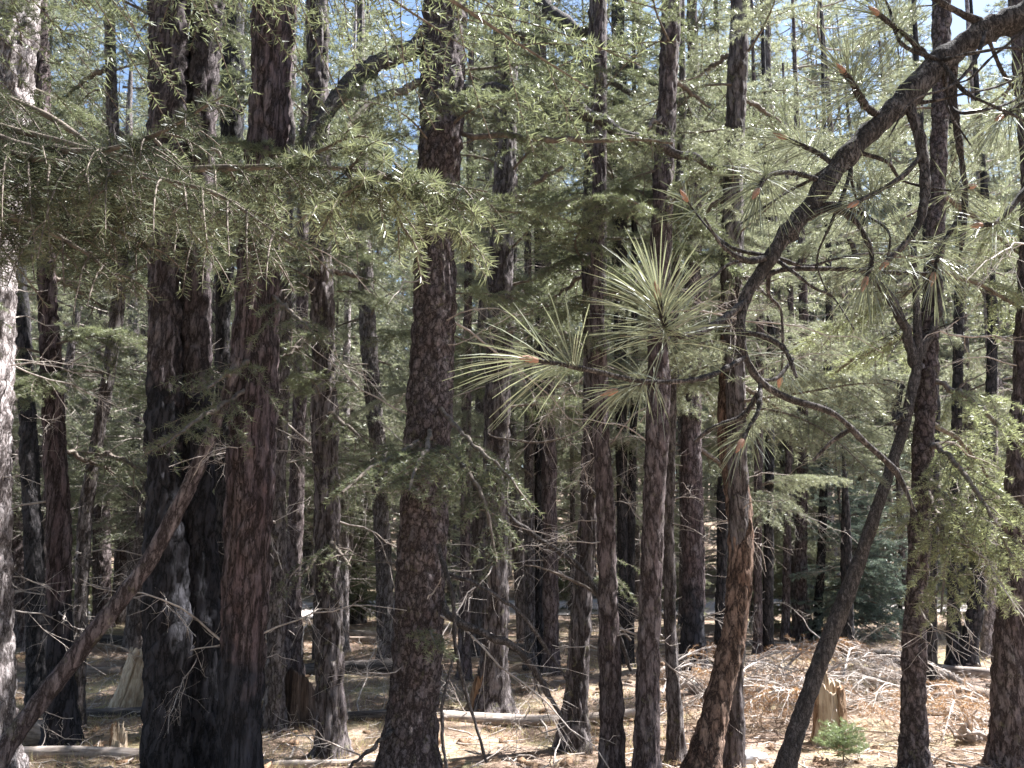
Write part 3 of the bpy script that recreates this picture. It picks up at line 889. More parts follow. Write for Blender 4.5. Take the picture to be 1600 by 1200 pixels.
limb('mid_a', [(785, 650, 5, Yq), (765, 680, 5, Yq - .3), (850, 690, 5, Yq - .7), (930, 665, 2, Yq - .8)], name='dead_limb', mat='twig', wmul=.55)
Yq = TREES['mid_b'][3]
limb('mid_b', [(985, 1045, 9, Yq - .3), (955, 960, 11, Yq - .4), (900, 885, 12, Yq - .45), (845, 845, 11, Yq - .5), (790, 800, 8, Yq - .6)][::-1], name='dead_limb', mat='limb', wmul=.7)
limb('mid_b', [(985, 1000, 7, Yq-.3), (930, 930, 7, Yq - .35), (870, 895, 7, Yq - .4), (820, 882, 3, Yq - .5)], name='dead_limb', mat='twig', wmul=.55)
Yq = TREES['r_g'][3]
for k, (pts, tn) in enumerate([
        ([(1450, 690, 9, Yq), (1490, 720, 8, Yq - .4), (1540, 790, 6, Yq - .7), (1585, 880, 3, Yq - .9)], .6),
        ([(1446, 740, 9, Yq), (1480, 780, 8, Yq - .4), (1520, 850, 6, Yq - .6), (1575, 925, 3, Yq - .7)], .65),
        ([(1446, 760, 8, Yq), (1470, 820, 7, Yq - .4), (1475, 880, 5, Yq - .5), (1470, 960, 3, Yq - .6)], .55),
        ([(1452, 590, 9, Yq), (1510, 620, 8, Yq - .3), (1570, 670, 6, Yq - .5), (1640, 730, 3, Yq - .6)], .5),
        ([(1455, 500, 9, Yq), (1400, 530, 8, Yq + .5), (1340, 560, 6, Yq + .9), (1270, 600, 3, Yq + 1.2)], .5),
        ([(1458, 440, 9, Yq), (1390, 470, 8, Yq + .3), (1320, 500, 6, Yq + .4), (1240, 540, 3, Yq + .5)], .5),
        ([(1460, 420, 9, Yq), (1520, 440, 8, Yq + .1), (1580, 470, 6, Yq + .2), (1660, 520, 3, Yq + .2)], .55),
        ([(1465, 300, 9, Yq), (1510, 330, 8, Yq + .2), (1560, 370, 6, Yq + .3), (1620, 420, 3, Yq + .3)], .55),
        ([(1450, 660, 8, Yq), (1500, 690, 7, Yq + .3), (1540, 740, 5, Yq + .5), (1560, 800, 3, Yq + .6)], .5)]):
    limb('r_g', pts, True, 30 + k, .050, .5, tint0=tn + .1, start=.12, hang=.35, nmat='firsun')  # pale tint and needles paint these boughs as sunlit
for key, sd, specs in (
        ('lit_c', 60, [((505, 520), (440, 560), -.4), ((505, 640), (570, 690), -.4), ((510, 840), (550, 890), -.4), ((500, 300), (560, 380), -.4), ((500, 420), (590, 440), .3), ((505, 860), (470, 900), -.3)]),
        ('red_left', 70, [((80, 330), (20, 400), -.4), ((72, 200), (150, 260), .3), ((80, 430), (160, 480), .4), ((70, 150), (10, 250), .3), ((90, 700), (180, 740), .4)]),
        ('lean_left', 80, [((150, 700), (230, 740), -.3), ((175, 400), (110, 440), .3), ((178, 200), (250, 280), .2), ((175, 100), (90, 160), .3)]),
        ('big_c', 90, [((400, 560), (320, 610), -.7), ((400, 600), (250, 700), -.9), ((420, 460), (490, 520), -.5)]),
        ('mid_b', 100, [((928, 420), (860, 470), .3), ((930, 260), (1000, 300), .3), ((930, 130), (870, 190), .4), ((926, 860), (960, 910), .4)]),
        ('mid_d', 110, [((1040, 300), (980, 340), .3), ((1045, 120), (1110, 170), .4), ((1040, 180), (970, 230), -.3)]),
        ('upright_red', 120, [((1146, 300), (1080, 350), .3), ((1150, 150), (1220, 190), .4), ((1144, 420), (1210, 470), -.4), ((1150, 80), (1090, 120), .4), ((1148, 250), (1220, 300), .5), ((1150, 600), (1220, 640), .3)]),
        ('mid_f', 130, [((1081, 600), (1140, 640), .4), ((1082, 420), (1020, 470), .4), ((1083, 690), (1190, 800), .3)])):
    for k, (a, b, dy) in enumerate(specs):
        Yq = TREES[key][3]
        m_ = ((a[0] * .55 + b[0] * .45), (a[1] * .6 + b[1] * .4))
        limb(key, [(*a, 8, Yq), (*m_, 7, Yq + dy * .5), (*b, 3, Yq + dy)], True, sd + k, .07, .42, start=.15, tint0=.3, hang=.3, per_m=200)

# leafy boughs shared between the near trees
BO = {}
for mk in ('fir', 'firblue', 'firfar'):
    BO[mk] = []
    for k in range(4):
        r_ = np.random.default_rng(830 + k)
        t = np.linspace(0, 1, 12)
        L = 1.0
        ax = np.stack([t * L, .07 * np.sin(t * 4 + k), L * (.12 * t - (.42, .3, .5, .2)[k] * t ** 2)], 1)
        b = fir_twigs(ax, r_, .045, .5, hang=.3)
        st, lf = MB(), MB()
        tubes(st, ax[None], (.010 * (1 - .85 * t) + .001)[None], 6)
        tubes(st, b[0], np.tile(np.linspace(.003, .0012, 6), (len(b[0]), 1)), 4)
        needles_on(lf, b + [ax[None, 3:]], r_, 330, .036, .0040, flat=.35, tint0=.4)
        BO[mk].append((st.mesh('bough', M['twig'], True), lf.mesh('needles', M[mk])))


def add_boughs(key, n, h0, h1, Ls, mk, az0=0, azw=pi, seed=0):
    root, base, centre, Y = TREES[key]
    r_ = np.random.default_rng(6000 + seed)
    for k in range(n):
        h = r_.uniform(h0, h1)
        c, r = centre(h)
        az = az0 + r_.uniform(-azw, azw)
        st, lf = BO[mk][r_.integers(4)]
        sc = Ls * r_.uniform(.65, 1.25)
        o = link_mesh('bough', st, root, (c[0] + cos(az) * r * .6, c[1] + sin(az) * r * .6, c[2]), (r_.normal(0, .25), r_.normal(-.1, .2), az), (sc,) * 3)
        link_mesh('needles', lf, o)


for q, spec in enumerate([
        ('red_left', 12, 2.6, 6.0, 1.0, 'fir'), ('lean_left', 9, 2.6, 6.2, 1.1, 'fir'), ('left_back_a', 12, 2.2, 7.5, 1.3, 'firfar'), ('left_back_b', 14, 2.2, 9.0, 1.5, 'firfar'),
        ('left_back_c', 12, 2.5, 8.0, 1.3, 'fir'), ('burnt_left', 5, 3, 5.5, .9, 'fir'), ('grey_c', 9, 3.0, 6.5, 1.0, 'fir'), ('brown_c', 11, 2.6, 7.0, 1.1, 'fir'), ('lit_c', 9, 2.6, 5.4, .9, 'fir'),
        ('m_a', 16, 2.4, 9.5, 1.4, 'firfar'), ('m_b', 12, 2.4, 9.5, 1.3, 'firfar'), ('main', 9, 3.2, 5.6, 1.0, 'fir'), ('mid_a', 14, 3.0, 7.2, 1.3, 'fir'), ('m_c', 14, 2.5, 8.5, 1.3, 'firfar'),
        ('m_d', 14, 2.5, 9, 1.3, 'firfar'), ('m_f', 14, 2.6, 9, 1.5, 'firfar'), ('mid_b', 10, 3.0, 6.5, 1.1, 'fir'), ('mid_c', 7, 3.2, 5.8, .9, 'fir'), ('mid_c2', 16, 3.2, 9, 1.5, 'firfar'),
        ('m_g', 12, 2.6, 9, 1.3, 'firfar'), ('mid_d', 8, 3.0, 5.8, .9, 'fir'), ('mid_e', 8, 2.6, 5.8, .8, 'firfar'), ('mid_f', 18, 2.6, 9, 1.5, 'firfar'), ('mid_g', 14, 2.5, 9, 1.3, 'firfar'),
        ('upright_red', 14, 2.6, 6.2, 1.1, 'firfar'), ('r_a', 14, 2.2, 9, 1.3, 'firfar'), ('r_b', 14, 2.2, 9, 1.3, 'firfar'), ('r_c', 14, 1.8, 9.5, 1.3, 'firfar'), ('r_d', 10, 3.6, 10, 1.3, 'firfar'),
        ('r_e', 12, 2.4, 10, 1.4, 'firfar'), ('r_g', 7, 2.6, 6.2, .9, 'firfar', 2.6, 1.2), ('r_h', 7, 3.2, 7, 1.1, 'firfar'), ('r_i', 9, 2.6, 8.5, 1.2, 'firfar'), ('r_j', 8, 2.6, 8.5, 1.2, 'firfar'),
        ('r_k', 9, 2.8, 9.5, 1.3, 'firfar'), ('r_edge', 5, 3.0, 6.2, .9, 'firfar', 2.4, 1.0), ('top_back', 10, 4.0, 8.0, 1.1, 'fir'), ('big_a', 6, 3.6, 6, 1.0, 'fir'), ('edge', 5, 3.0, 5.5, .8, 'fir')]):
    add_boughs(*spec, seed=q)

# fork of the slanting trunk
Yq = TREES['lean_fork'][3]
limb('lean_fork', [(1434, 575, 17, Yq), (1420, 530, 15, Yq), (1385, 460, 14, Yq - .1), (1350, 415, 12, Yq - .15), (1325, 370, 8, Yq - .2)], name='fork', mat='limb')
limb('lean_fork', [(1438, 560, 13, Yq), (1455, 520, 11, Yq), (1468, 470, 10, Yq), (1472, 430, 8, Yq)], name='fork', mat='limb')
limb('lean_fork', [(1420, 640, 12, Yq), (1398, 660, 11, Yq), (1410, 600, 9, Yq + .1), (1425, 560, 8, Yq + .1)][:3], name='fork', mat='limb')

# ------------------------------------------------------------------ near fir reaching in from the left
nb = np.array([-2.05, 1.75, 0.0]); nb[2] = float(terrain(nb[0], nb[1]))
nroot = empty('fir_tree', nb, 'near fir outside the left edge whose dark drooping boughs hang before the burnt trio', 'tree')
mb = MB()
zz = np.linspace(-.1, 9, 120)
tubes(mb, np.stack([zz * .01, zz * 0, zz], 1)[None], (.14 * (1 - zz / 10) + .03 * np.exp(-np.maximum(zz, 0) / .2))[None], 30)
v = mb.v[0]; mb.v[0] = v + unit(v * [1, 1, 0]) * ((np.minimum(worley(v * [13, 13, 5]), .35) - .2) * .04)[:, None]
mb.build('trunk', M['redchar'], nroot, True)
TREES['near_fir'] = (nroot, nb, None, 1.75)
lf, wd = crown_fir(350, 3.75, 7.5, 2.8, 85, 100, .05, .007, conic=.4, step=.12)  # unseen crown above the view, shaped to shade the boughs below
lf.build('crown', M['fir'], nroot); wd.build('branches', M['twig'], nroot)
nb_paths = [
    ([(-380, 60, 16, 1.75), (-60, 190, 14, 1.75), (120, 240, 10, 1.7), (250, 205, 7, 1.62), (350, 150, 3, 1.55)], .26),
    ([(-380, 160, 16, 1.75), (-60, 230, 14, 1.8), (220, 260, 11, 1.8), (470, 262, 8, 1.75), (620, 275, 6, 1.7), (762, 300, 3, 1.65)], .30),
    ([(-380, 180, 14, 1.75), (-40, 230, 12, 1.7), (160, 265, 9, 1.62), (330, 300, 6, 1.55), (462, 385, 3, 1.5)], .30),
    ([(-380, 250, 12, 1.75), (-20, 290, 10, 1.85), (120, 330, 8, 1.9), (240, 390, 4, 1.9)], .28),
    ([(-380, 300, 12, 1.75), (-40, 330, 10, 1.7), (90, 370, 7, 1.66), (190, 440, 3, 1.62)], .26),
    ([(-380, 100, 12, 1.75), (100, 225, 10, 1.9), (280, 270, 8, 1.95), (390, 340, 5, 2.0), (430, 420, 3, 2.0)], .28),
    ([(-380, 20, 12, 1.75), (20, 160, 10, 1.95), (160, 240, 8, 2.05), (260, 320, 5, 2.1), (330, 400, 3, 2.1)], .32),
]
side_paths = [
    [(470, 250, 6, 1.75), (520, 225, 5, 1.7), (560, 212, 3, 1.66)],
    [(545, 262, 5, 1.72), (585, 235, 4, 1.7), (640, 272, 3, 1.66)],
    [(590, 270, 6, 1.70), (660, 310, 5, 1.66), (710, 350, 4, 1.62), (752, 396, 3, 1.6)],
    [(620, 275, 5, 1.70), (690, 300, 4, 1.66), (752, 332, 3, 1.64)],
    [(600, 272, 5, 1.70), (550, 295, 4, 1.62), (482, 328, 3, 1.55)],
    [(430, 245, 5, 1.76), (480, 300, 4, 1.8), (530, 350, 3, 1.82)],
    [(560, 262, 5, 1.73), (610, 320, 4, 1.75), (650, 390, 3, 1.78)],
    [(330, 230, 6, 1.8), (400, 290, 5, 1.85), (440, 350, 3, 1.88)],
    [(240, 215, 6, 1.8), (300, 290, 5, 1.88), (330, 370, 3, 1.92)],
]
for k, (pts, sl) in enumerate(nb_paths):
    limb('near_fir', pts, True, 200 + k, .036, sl * .78, 520, .028, .0015, quad=True, tint0=.06, hang=.7, start=.24, name='bough', nmat='firnear', plane=np.array([0, -.45, .89]))  # tinted dark, shade carried in the needle colour
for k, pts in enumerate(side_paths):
    limb('near_fir', pts, True, 220 + k, .038, .115, 680, .030, .0017, quad=True, tint0=.5, hang=.4, start=.05, name='bough', nmat='firnear')  # paler tint paints these end sprays as sunlit

# ------------------------------------------------------------------ near pine reaching in from the upper right
pb = np.array([2.15, 2.0, 0.0]); pb[2] = float(terrain(pb[0], pb[1]))
proot = empty('pine_tree', pb, 'near pine outside the right edge whose crooked limb brings long starburst needle tufts', 'tree')
mb = MB()
zz = np.linspace(-.1, 8, 120)
tubes(mb, np.stack([zz * -.01, zz * 0, zz], 1)[None], (.13 * (1 - zz / 9) + .03 * np.exp(-np.maximum(zz, 0) / .2))[None], 30)
v = mb.v[0]; mb.v[0] = v + unit(v * [1, 1, 0]) * ((np.minimum(worley(v * [13, 13, 5]), .35) - .2) * .04)[:, None]
mb.build('trunk', M['red'], proot, True)
TREES['near_pine'] = (proot, pb, None, 2.0)
lf, wd = crown_pine(351, 5.0, 8.5, 2.0, 13, .17, .007, 40)  # unseen crown added overhead to shade the near ground
lf.build('crown', M['pine'], proot); wd.build('branches', M['twig'], proot)


def pine_limb(pts, name='limb', tufts=(), knots=0, seed=0, sides=12, tint=.5, nl=.16, n=110, nw=.0024, spread=1.0):
    rng = np.random.default_rng(9000 + seed)
    ax = limb_path(pb, pts, max(24, 8 * len(pts)))
    mb = MB()
    rr = ax[:, 3] * (1 + .10 * rng.normal(size=len(ax)))
    tubes(mb, ax[None, :, :3], rr[None], sides)
    v = mb.v[0]
    mb.v[0] = v + (vnoise(v * 60)[:, None] * .16 + vnoise(v * 22 + 9)[:, None] * .15) * np.repeat(rr, sides)[:, None] * rng.choice([-1, 1]) * unit(v - np.repeat(ax[:, :3], sides, 0))
    o = mb.build(name, M['limb'], proot, True)
    if tufts:
        d = ax[-1, :3] - ax[-4, :3]
        lf = MB()
        tuft(lf, ax[-1, :3], d, rng, n, nl, nw, tint, spread=spread)
        lf.build('needle_tuft', M['pine'], o)
        bud = MB()
        dd = unit(d)
        q = ax[-1, :3] + dd * np.linspace(-.012, .03, 7)[:, None]
        tubes(bud, q[None], np.array([[.004, .006, .007, .0065, .005, .003, .0006]]), 10)
        bud.build('bud', M['rustbud'], o, True)
    return o


M['rustbud'] = plain_noise('bud_scales', (.30, .15, .10), (.50, .32, .24), 180, .002)
Yp = 1.75
pine_limb([(2030, -300, 45, 2.0), (1800, -90, 43, 1.9), (1640, 5, 41, Yp), (1540, 50, 39, Yp), (1470, 95, 38, Yp), (1410, 160, 34, Yp - .03), (1330, 235, 31, Yp - .05), (1262, 325, 29, Yp - .06), (1205, 400, 24, Yp - .08), (1165, 465, 17, Yp - .1), (1158, 520, 14, Yp - .12), (1166, 560, 14, Yp - .12), (1188, 595, 12, Yp - .1), (1230, 622, 11, Yp - .1), (1300, 645, 11, Yp - .08), (1350, 690, 10, Yp - .05), (1400, 738, 9, Yp), (1430, 800, 5, Yp)], seed=1, sides=16)
TW = [  # path, tuft?, needle length, n, tint (paler paints a tuft as sunlit)
    ([(1164, 470, 12, 1.65), (1120, 505, 11, 1.55), (1075, 525, 10, 1.47), (1042, 512, 10, 1.42), (1028, 462, 10, 1.38)], 1, .17, 190, .85),
    ([(1166, 558, 10, 1.63), (1100, 590, 9, 1.55), (1010, 596, 8, 1.48), (930, 580, 8, 1.43), (880, 570, 8, 1.40), (832, 562, 8, 1.38)], 1, .175, 62, .85),
    ([(1040, 595, 6, 1.50), (1000, 600, 5, 1.52), (958, 612, 5, 1.55)], 1, .12, 60, .45),
    ([(1188, 598, 9, 1.65), (1185, 640, 8, 1.62), (1172, 665, 7, 1.6), (1158, 692, 7, 1.58)], 1, .10, 45, .4),
    ([(1250, 345, 12, 1.69), (1300, 325, 11, 1.66), (1340, 350, 10, 1.64), (1362, 400, 8, 1.63), (1352, 440, 6, 1.62)], 1, .13, 70, .35),
    ([(1380, 185, 12, 1.72), (1352, 165, 11, 1.66), (1332, 130, 11, 1.62), (1318, 112, 10, 1.6)], 1, .16, 130, .4),
    ([(1418, 160, 18, 1.72), (1438, 220, 17, 1.7), (1446, 300, 15, 1.68), (1430, 360, 12, 1.66), (1385, 410, 8, 1.64)], 1, .12, 50, .35),
    ([(1442, 240, 9, 1.70), (1410, 275, 8, 1.66), (1370, 300, 7, 1.63), (1335, 318, 6, 1.6)], 1, .13, 80, .4),
    ([(1492, 75, 14, 1.74), (1490, 160, 12, 1.78), (1504, 260, 11, 1.8), (1508, 340, 9, 1.82), (1500, 400, 5, 1.84)], 0, .13, 80, .4),
    ([(1505, 330, 7, 1.82), (1480, 370, 7, 1.78), (1465, 405, 7, 1.75), (1458, 432, 7, 1.74)], 1, .13, 80, .45),
    ([(1700, 200, 14, 1.85), (1640, 260, 12, 1.8), (1600, 300, 10, 1.78), (1560, 345, 8, 1.76), (1530, 352, 6, 1.75)], 1, .13, 80, .45),
    ([(1700, 120, 12, 1.85), (1620, 150, 10, 1.8), (1565, 182, 8, 1.76)], 1, .15, 90, .4),
    ([(1290, 285, 9, 1.70), (1240, 270, 8, 1.65), (1200, 275, 8, 1.6), (1182, 300, 8, 1.57)], 1, .14, 100, .3),
    ([(1310, 262, 9, 1.70), (1270, 235, 8, 1.72), (1225, 215, 7, 1.74)], 1, .14, 80, .4),
    ([(1160, 470, 9, 1.65), (1210, 425, 8, 1.7), (1290, 420, 8, 1.72), (1380, 425, 7, 1.74), (1450, 428, 6, 1.76)], 0, .13, 60, .4),
    ([(1205, 400, 10, 1.67), (1170, 408, 9, 1.62), (1130, 385, 6, 1.6), (1100, 340, 3, 1.58)], 0, .13, 60, .4),
    ([(1560, 45, 12, 1.75), (1500, 20, 10, 1.72), (1440, -15, 8, 1.7), (1400, -45, 6, 1.68)], 1, .16, 90, .35),
    ([(1460, 100, 10, 1.75), (1420, 60, 9, 1.72), (1370, 20, 8, 1.68)], 1, .15, 90, .35),
    ([(1188, 595, 7, 1.65), (1215, 590, 6, 1.68), (1240, 560, 5, 1.7)], 0, .13, 60, .4),
    ([(1160, 520, 8, 1.63), (1190, 525, 8, 1.6), (1225, 545, 7, 1.58), (1245, 590, 5, 1.56)], 0, .13, 60, .4),
    ([(1185, 615, 9, 1.64), (1160, 650, 9, 1.66), (1115, 668, 8, 1.68), (1085, 690, 5, 1.7)], 0, .13, 60, .4),
    ([(1330, 670, 7, 1.70), (1300, 690, 6, 1.72), (1270, 720, 4, 1.74)], 0, .13, 60, .4),
]
rngp = np.random.default_rng(66)
for k in range(22):
    src = [(1640, 5), (1540, 50), (1470, 95), (1410, 160), (1330, 235), (1262, 325), (1205, 400), ][rngp.integers(7)]
    a_ = rngp.uniform(-.4, 2.9)
    p_ = [(src[0], src[1], 7, 1.72)]
    for j in range(4):
        a_ += rngp.normal(0, .5)
        l_ = rngp.uniform(30, 75)
        q_ = p_[-1]
        p_.append((q_[0] + l_ * cos(a_), q_[1] + l_ * sin(a_), 7 - 1.2 * (j + 1), q_[3] + rngp.normal(0, .05)))
    TW.append((p_, int(rngp.uniform() < .35), .12, 40, .3))
for k, (pts, tf, nl, n, tn) in enumerate(TW):
    pine_limb(pts, 'twig', tf, seed=20 + k, sides=9, tint=tn, nl=nl, n=int(n * 1.2), nw=.0019, spread=1.1 if k != 1 else .95)

# ------------------------------------------------------------------ distant trees: variants and copies
def far_variant(kind, seed, dense=1.0):
    rng = np.random.default_rng(seed)
    h = rng.uniform(9.5, 14)
    if kind == 'fir':
        lf, wd = crown_fir(seed, rng.uniform(1.6, 3.6), h, rng.uniform(1.0, 1.6), int(95 * dense), 50 + 12 * (dense > 1), .08, .012 + .003 * (dense > 1), conic=.72, step=.18)
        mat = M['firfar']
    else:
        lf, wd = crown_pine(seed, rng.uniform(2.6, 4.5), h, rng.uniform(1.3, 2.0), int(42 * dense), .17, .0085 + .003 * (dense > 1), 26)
        mat = M['pinefar']
    r0 = rng.uniform(.10, .17)
    tr = MB()
    K = 26
    z = np.linspace(-.15, h, K)
    bend = rng.normal(0, .12, 2)
    ax = np.stack([bend[0] * np.sin(z * .35), bend[1] * np.sin(z * .3 + 1) - bend[1] * sin(1), z], 1)
    tubes(tr, ax[None], (r0 * (1 - .93 * np.maximum(z, 0) / h) + r0 * .4 * np.exp(-np.maximum(z, 0) / .2))[None], 12)
    v = tr.v[0]; tr.v[0] = v + unit(v * [1, 1, 0]) * (vnoise(v * [9, 9, 3] + seed) * .012)[:, None]
    # dead lower twigs
    for k in range(34):
        zz = rng.uniform(.8, 6)
        az = rng.uniform(0, 2 * pi); L = rng.uniform(.3, 1.2)
        t = np.linspace(0, 1, 6)
        q = np.stack([np.cos(az) * t * L, np.sin(az) * t * L, zz + L * (rng.normal(.05, .25) * t - .35 * t ** 2)], 1) + np.cumsum(rng.normal(0, .02, (6, 3)), 0)
        tubes(wd, q[None], np.linspace(.009, .003, 6)[None], 4)
        for j in range(2):
            p = q[rng.integers(2, 5)]; d = unit(np.array([cos(az), sin(az), 0]) + rng.normal(0, .8, 3))
            tubes(wd, (p + d * np.linspace(0, L * .35, 3)[:, None])[None], np.array([[.004, .003, .002]]), 3)
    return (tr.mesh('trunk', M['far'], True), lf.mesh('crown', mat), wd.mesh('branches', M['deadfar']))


M['deadfar'] = wood('dead_branch_far', (.22, .19, .17), (.36, .32, .29), (.10, .085, .075), (1, 1, 1), 15, .002)
VAR = {'fir': [far_variant('fir', 400 + k) for k in range(7)], 'pine': [far_variant('pine', 450 + k) for k in range(4)],
       'fir_': [far_variant('fir', 460 + k, 1.8) for k in range(7)], 'pine_': [far_variant('pine', 470 + k, 1.6) for k in range(4)]}
PROTO = {}
rng = np.random.default_rng(77)
placed = [tuple(b[:2]) for _, b, _, _ in TREES.values()]
tries = 0
count = 0
LBL = {'fir': 'distant fir standing among many alike in the wood beyond the near trunks',
       'pine': 'distant pine with tufted long needles in the wood beyond the near trunks'}
while count < 250 and tries < 14000:
    tries += 1
    y = 9.5 + 70 * rng.uniform() ** 1.7
    x = rng.uniform(-1, 1) * (y * .74 + 2.5)
    if 16.8 < y - .05 * x < 23.6 and rng.uniform() < .93: continue
    px = 800 + F * x / y
    if y < 14 and 980 < px < 1330: continue
    if y < 12 and 1080 < px < 1560: continue
    if y < 15.2 and (x > 4.3 or rng.uniform() < .5): continue
    if any((x - a) ** 2 + (y - b) ** 2 < (1.15 if y < 30 else 1.7) ** 2 for a, b in placed): continue
    placed.append((x, y))
    kind = 'fir' if rng.uniform() < .66 else 'pine'
    vk = kind + ('_' if y > 16 else '')
    vi = rng.integers(len(VAR[vk]))
    key = (vk, vi)
    if key not in PROTO:
        r = empty(kind + '_tree', (0, 0, 0), LBL[kind], 'tree', 'distant %s trees in the wood' % kind)
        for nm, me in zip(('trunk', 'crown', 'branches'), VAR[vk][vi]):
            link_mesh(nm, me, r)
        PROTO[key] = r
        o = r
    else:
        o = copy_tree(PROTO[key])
    o.location = (x, y, float(terrain(x, y)) - .02)
    o.rotation_euler = (rng.normal(0, .025), rng.normal(0, .025), rng.uniform(0, 6.28))
    s = rng.uniform(.75, 1.1) * (1 + .95 * np.clip((y - 16) / 10, 0, 1))
    o.scale = (s * .9, s * .9, s)
    count += 1
for x, y, kind, s in ((5.3, 14.6, 'fir_', 1.25), (7.9, 17.5, 'pine_', 1.45), (-8, 16.4, 'fir_', 1.4), (-10.5, 16, 'fir_', 1.4), (-5.6, 25, 'fir_', 1.8), (-3.4, 16.3, 'fir_', 1.35), (.6, 16.6, 'fir_', 1.35), (3.4, 24.2, 'fir_', 1.7), (10.2, 25, 'pine_', 1.7), (13.4, 25, 'fir_', 1.7), (15.5, 26.5, 'fir_', 1.9), (12, 27.5, 'pine_', 1.9), (8.6, 28.5, 'fir_', 2.0), (5.2, 27.5, 'fir_', 2.0), (17, 30, 'fir_', 2.1), (7.2, 26, 'fir_', 1.8), (.9, 25, 'fir_', 1.7), (-3, 26, 'fir_', 1.8)):
    o = copy_tree(PROTO[[k for k in PROTO if k[0] == kind][int(x * 10) % 3]])
    o.location = (x, y, float(terrain(x, y)) - .02)
    o.rotation_euler = (0, 0, x * 3)
    o.scale = (s * .95, s * .95, s)
    placed.append((x, y))
print('far trees', count)

# unseen firs added behind the viewpoint to block sky and bounce light
bk = None
rng = np.random.default_rng(55)
for x, y in [(-9, -2.5), (-6.2, -3.4), (-3.4, -2.6), (-1.2, -4.2), (1.3, -3.3), (3.6, -2.8), (6.4, -3.8), (9.2, -2.6), (-8, -6), (-4.6, -6.2), (-.2, -7), (3, -6.4), (6, -7.2), (10, -6), (-11, 1), (-8.5, 2.8), (-6, .2), (-4.2, -.8), (5.2, -.9), (-12, -5), (13, -4), (-6.8, 3.6)]:
    if bk is None:
        bk = o = empty('fir_tree', (0, 0, 0), 'unseen fir added behind the viewpoint to block sky light', 'tree', 'unseen added firs behind the viewpoint')
        for nm, me in zip(('trunk', 'crown', 'branches'), VAR['fir_'][1]): link_mesh(nm, me, o)
    else:
        o = copy_tree(bk)
    o.location = (x, y, float(terrain(x, y)) - .02)
    o.rotation_euler = (0, 0, rng.uniform(0, 6.28))
    s = rng.uniform(.9, 1.2)
    o.scale = (s * 1.1, s * 1.1, s)

# understorey firs that make the green wall behind the trunks
UV_ = []
for k in range(7):
    r_ = np.random.default_rng(480 + k)
    h = r_.uniform(4.5, 8.5)
    lf, wd = crown_fir(480 + k, r_.uniform(1.5, 2.4) if k < 5 else .35, h, r_.uniform(1.2, 1.8), 80, 62, .065, .0105, conic=.75, step=.15)
    tr = MB()
    z = np.linspace(-.1, h, 20)
    tubes(tr, np.stack([.05 * np.sin(z), .05 * np.cos(z * .7), z], 1)[None], (.075 * (1 - z / h * .95))[None], 10)
    for q in range(26):
        zz = r_.uniform(.5, 2.6); az = r_.uniform(0, 2 * pi); L = r_.uniform(.3, 1.0); t = np.linspace(0, 1, 6)
        p = np.stack([np.cos(az) * t * L, np.sin(az) * t * L, zz + L * (r_.normal(0, .2) * t - .3 * t ** 2)], 1) + np.cumsum(r_.normal(0, .02, (6, 3)), 0)
        tubes(wd, p[None], np.linspace(.007, .002, 6)[None], 4)
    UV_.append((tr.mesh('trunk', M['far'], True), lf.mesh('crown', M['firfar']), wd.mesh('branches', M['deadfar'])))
UP = {}
cnt, tries = 0, 0
rng = np.random.default_rng(91)
while cnt < 64 and tries < 9000:
    tries += 1
    y = 9.5 + 30 * rng.uniform() ** 1.1
    x = rng.uniform(-1, 1) * (y * .74 + 1.5)
    px = 800 + F * x / y
    if 16.8 < y - .05 * x < 23.6: continue
    if (y < 13 and 900 < px < 1420) or (y < 13.5 and x > 4): continue
    if any((x - a) ** 2 + (y - b) ** 2 < .8 ** 2 for a, b in placed): continue
    placed.append((x, y))
    vi = rng.integers(5) if y < 22 else rng.integers(3, 7)
    if vi not in UP:
        o = UP[vi] = empty('young_fir', (0, 0, 0), 'leafy understorey fir in the green wall of foliage behind the near trunks', 'tree', 'understorey firs behind the trunks')
        for nm, me in zip(('trunk', 'crown', 'branches'), UV_[vi]): link_mesh(nm, me, o)
    else:
        o = copy_tree(UP[vi])
    o.location = (x, y, float(terrain(x, y)) - .02)
    o.rotation_euler = (rng.normal(0, .03), rng.normal(0, .03), rng.uniform(0, 6.28))
    s = rng.uniform(.8, 1.2)
    o.scale = (s, s, s)
    cnt += 1
print('understorey', cnt)

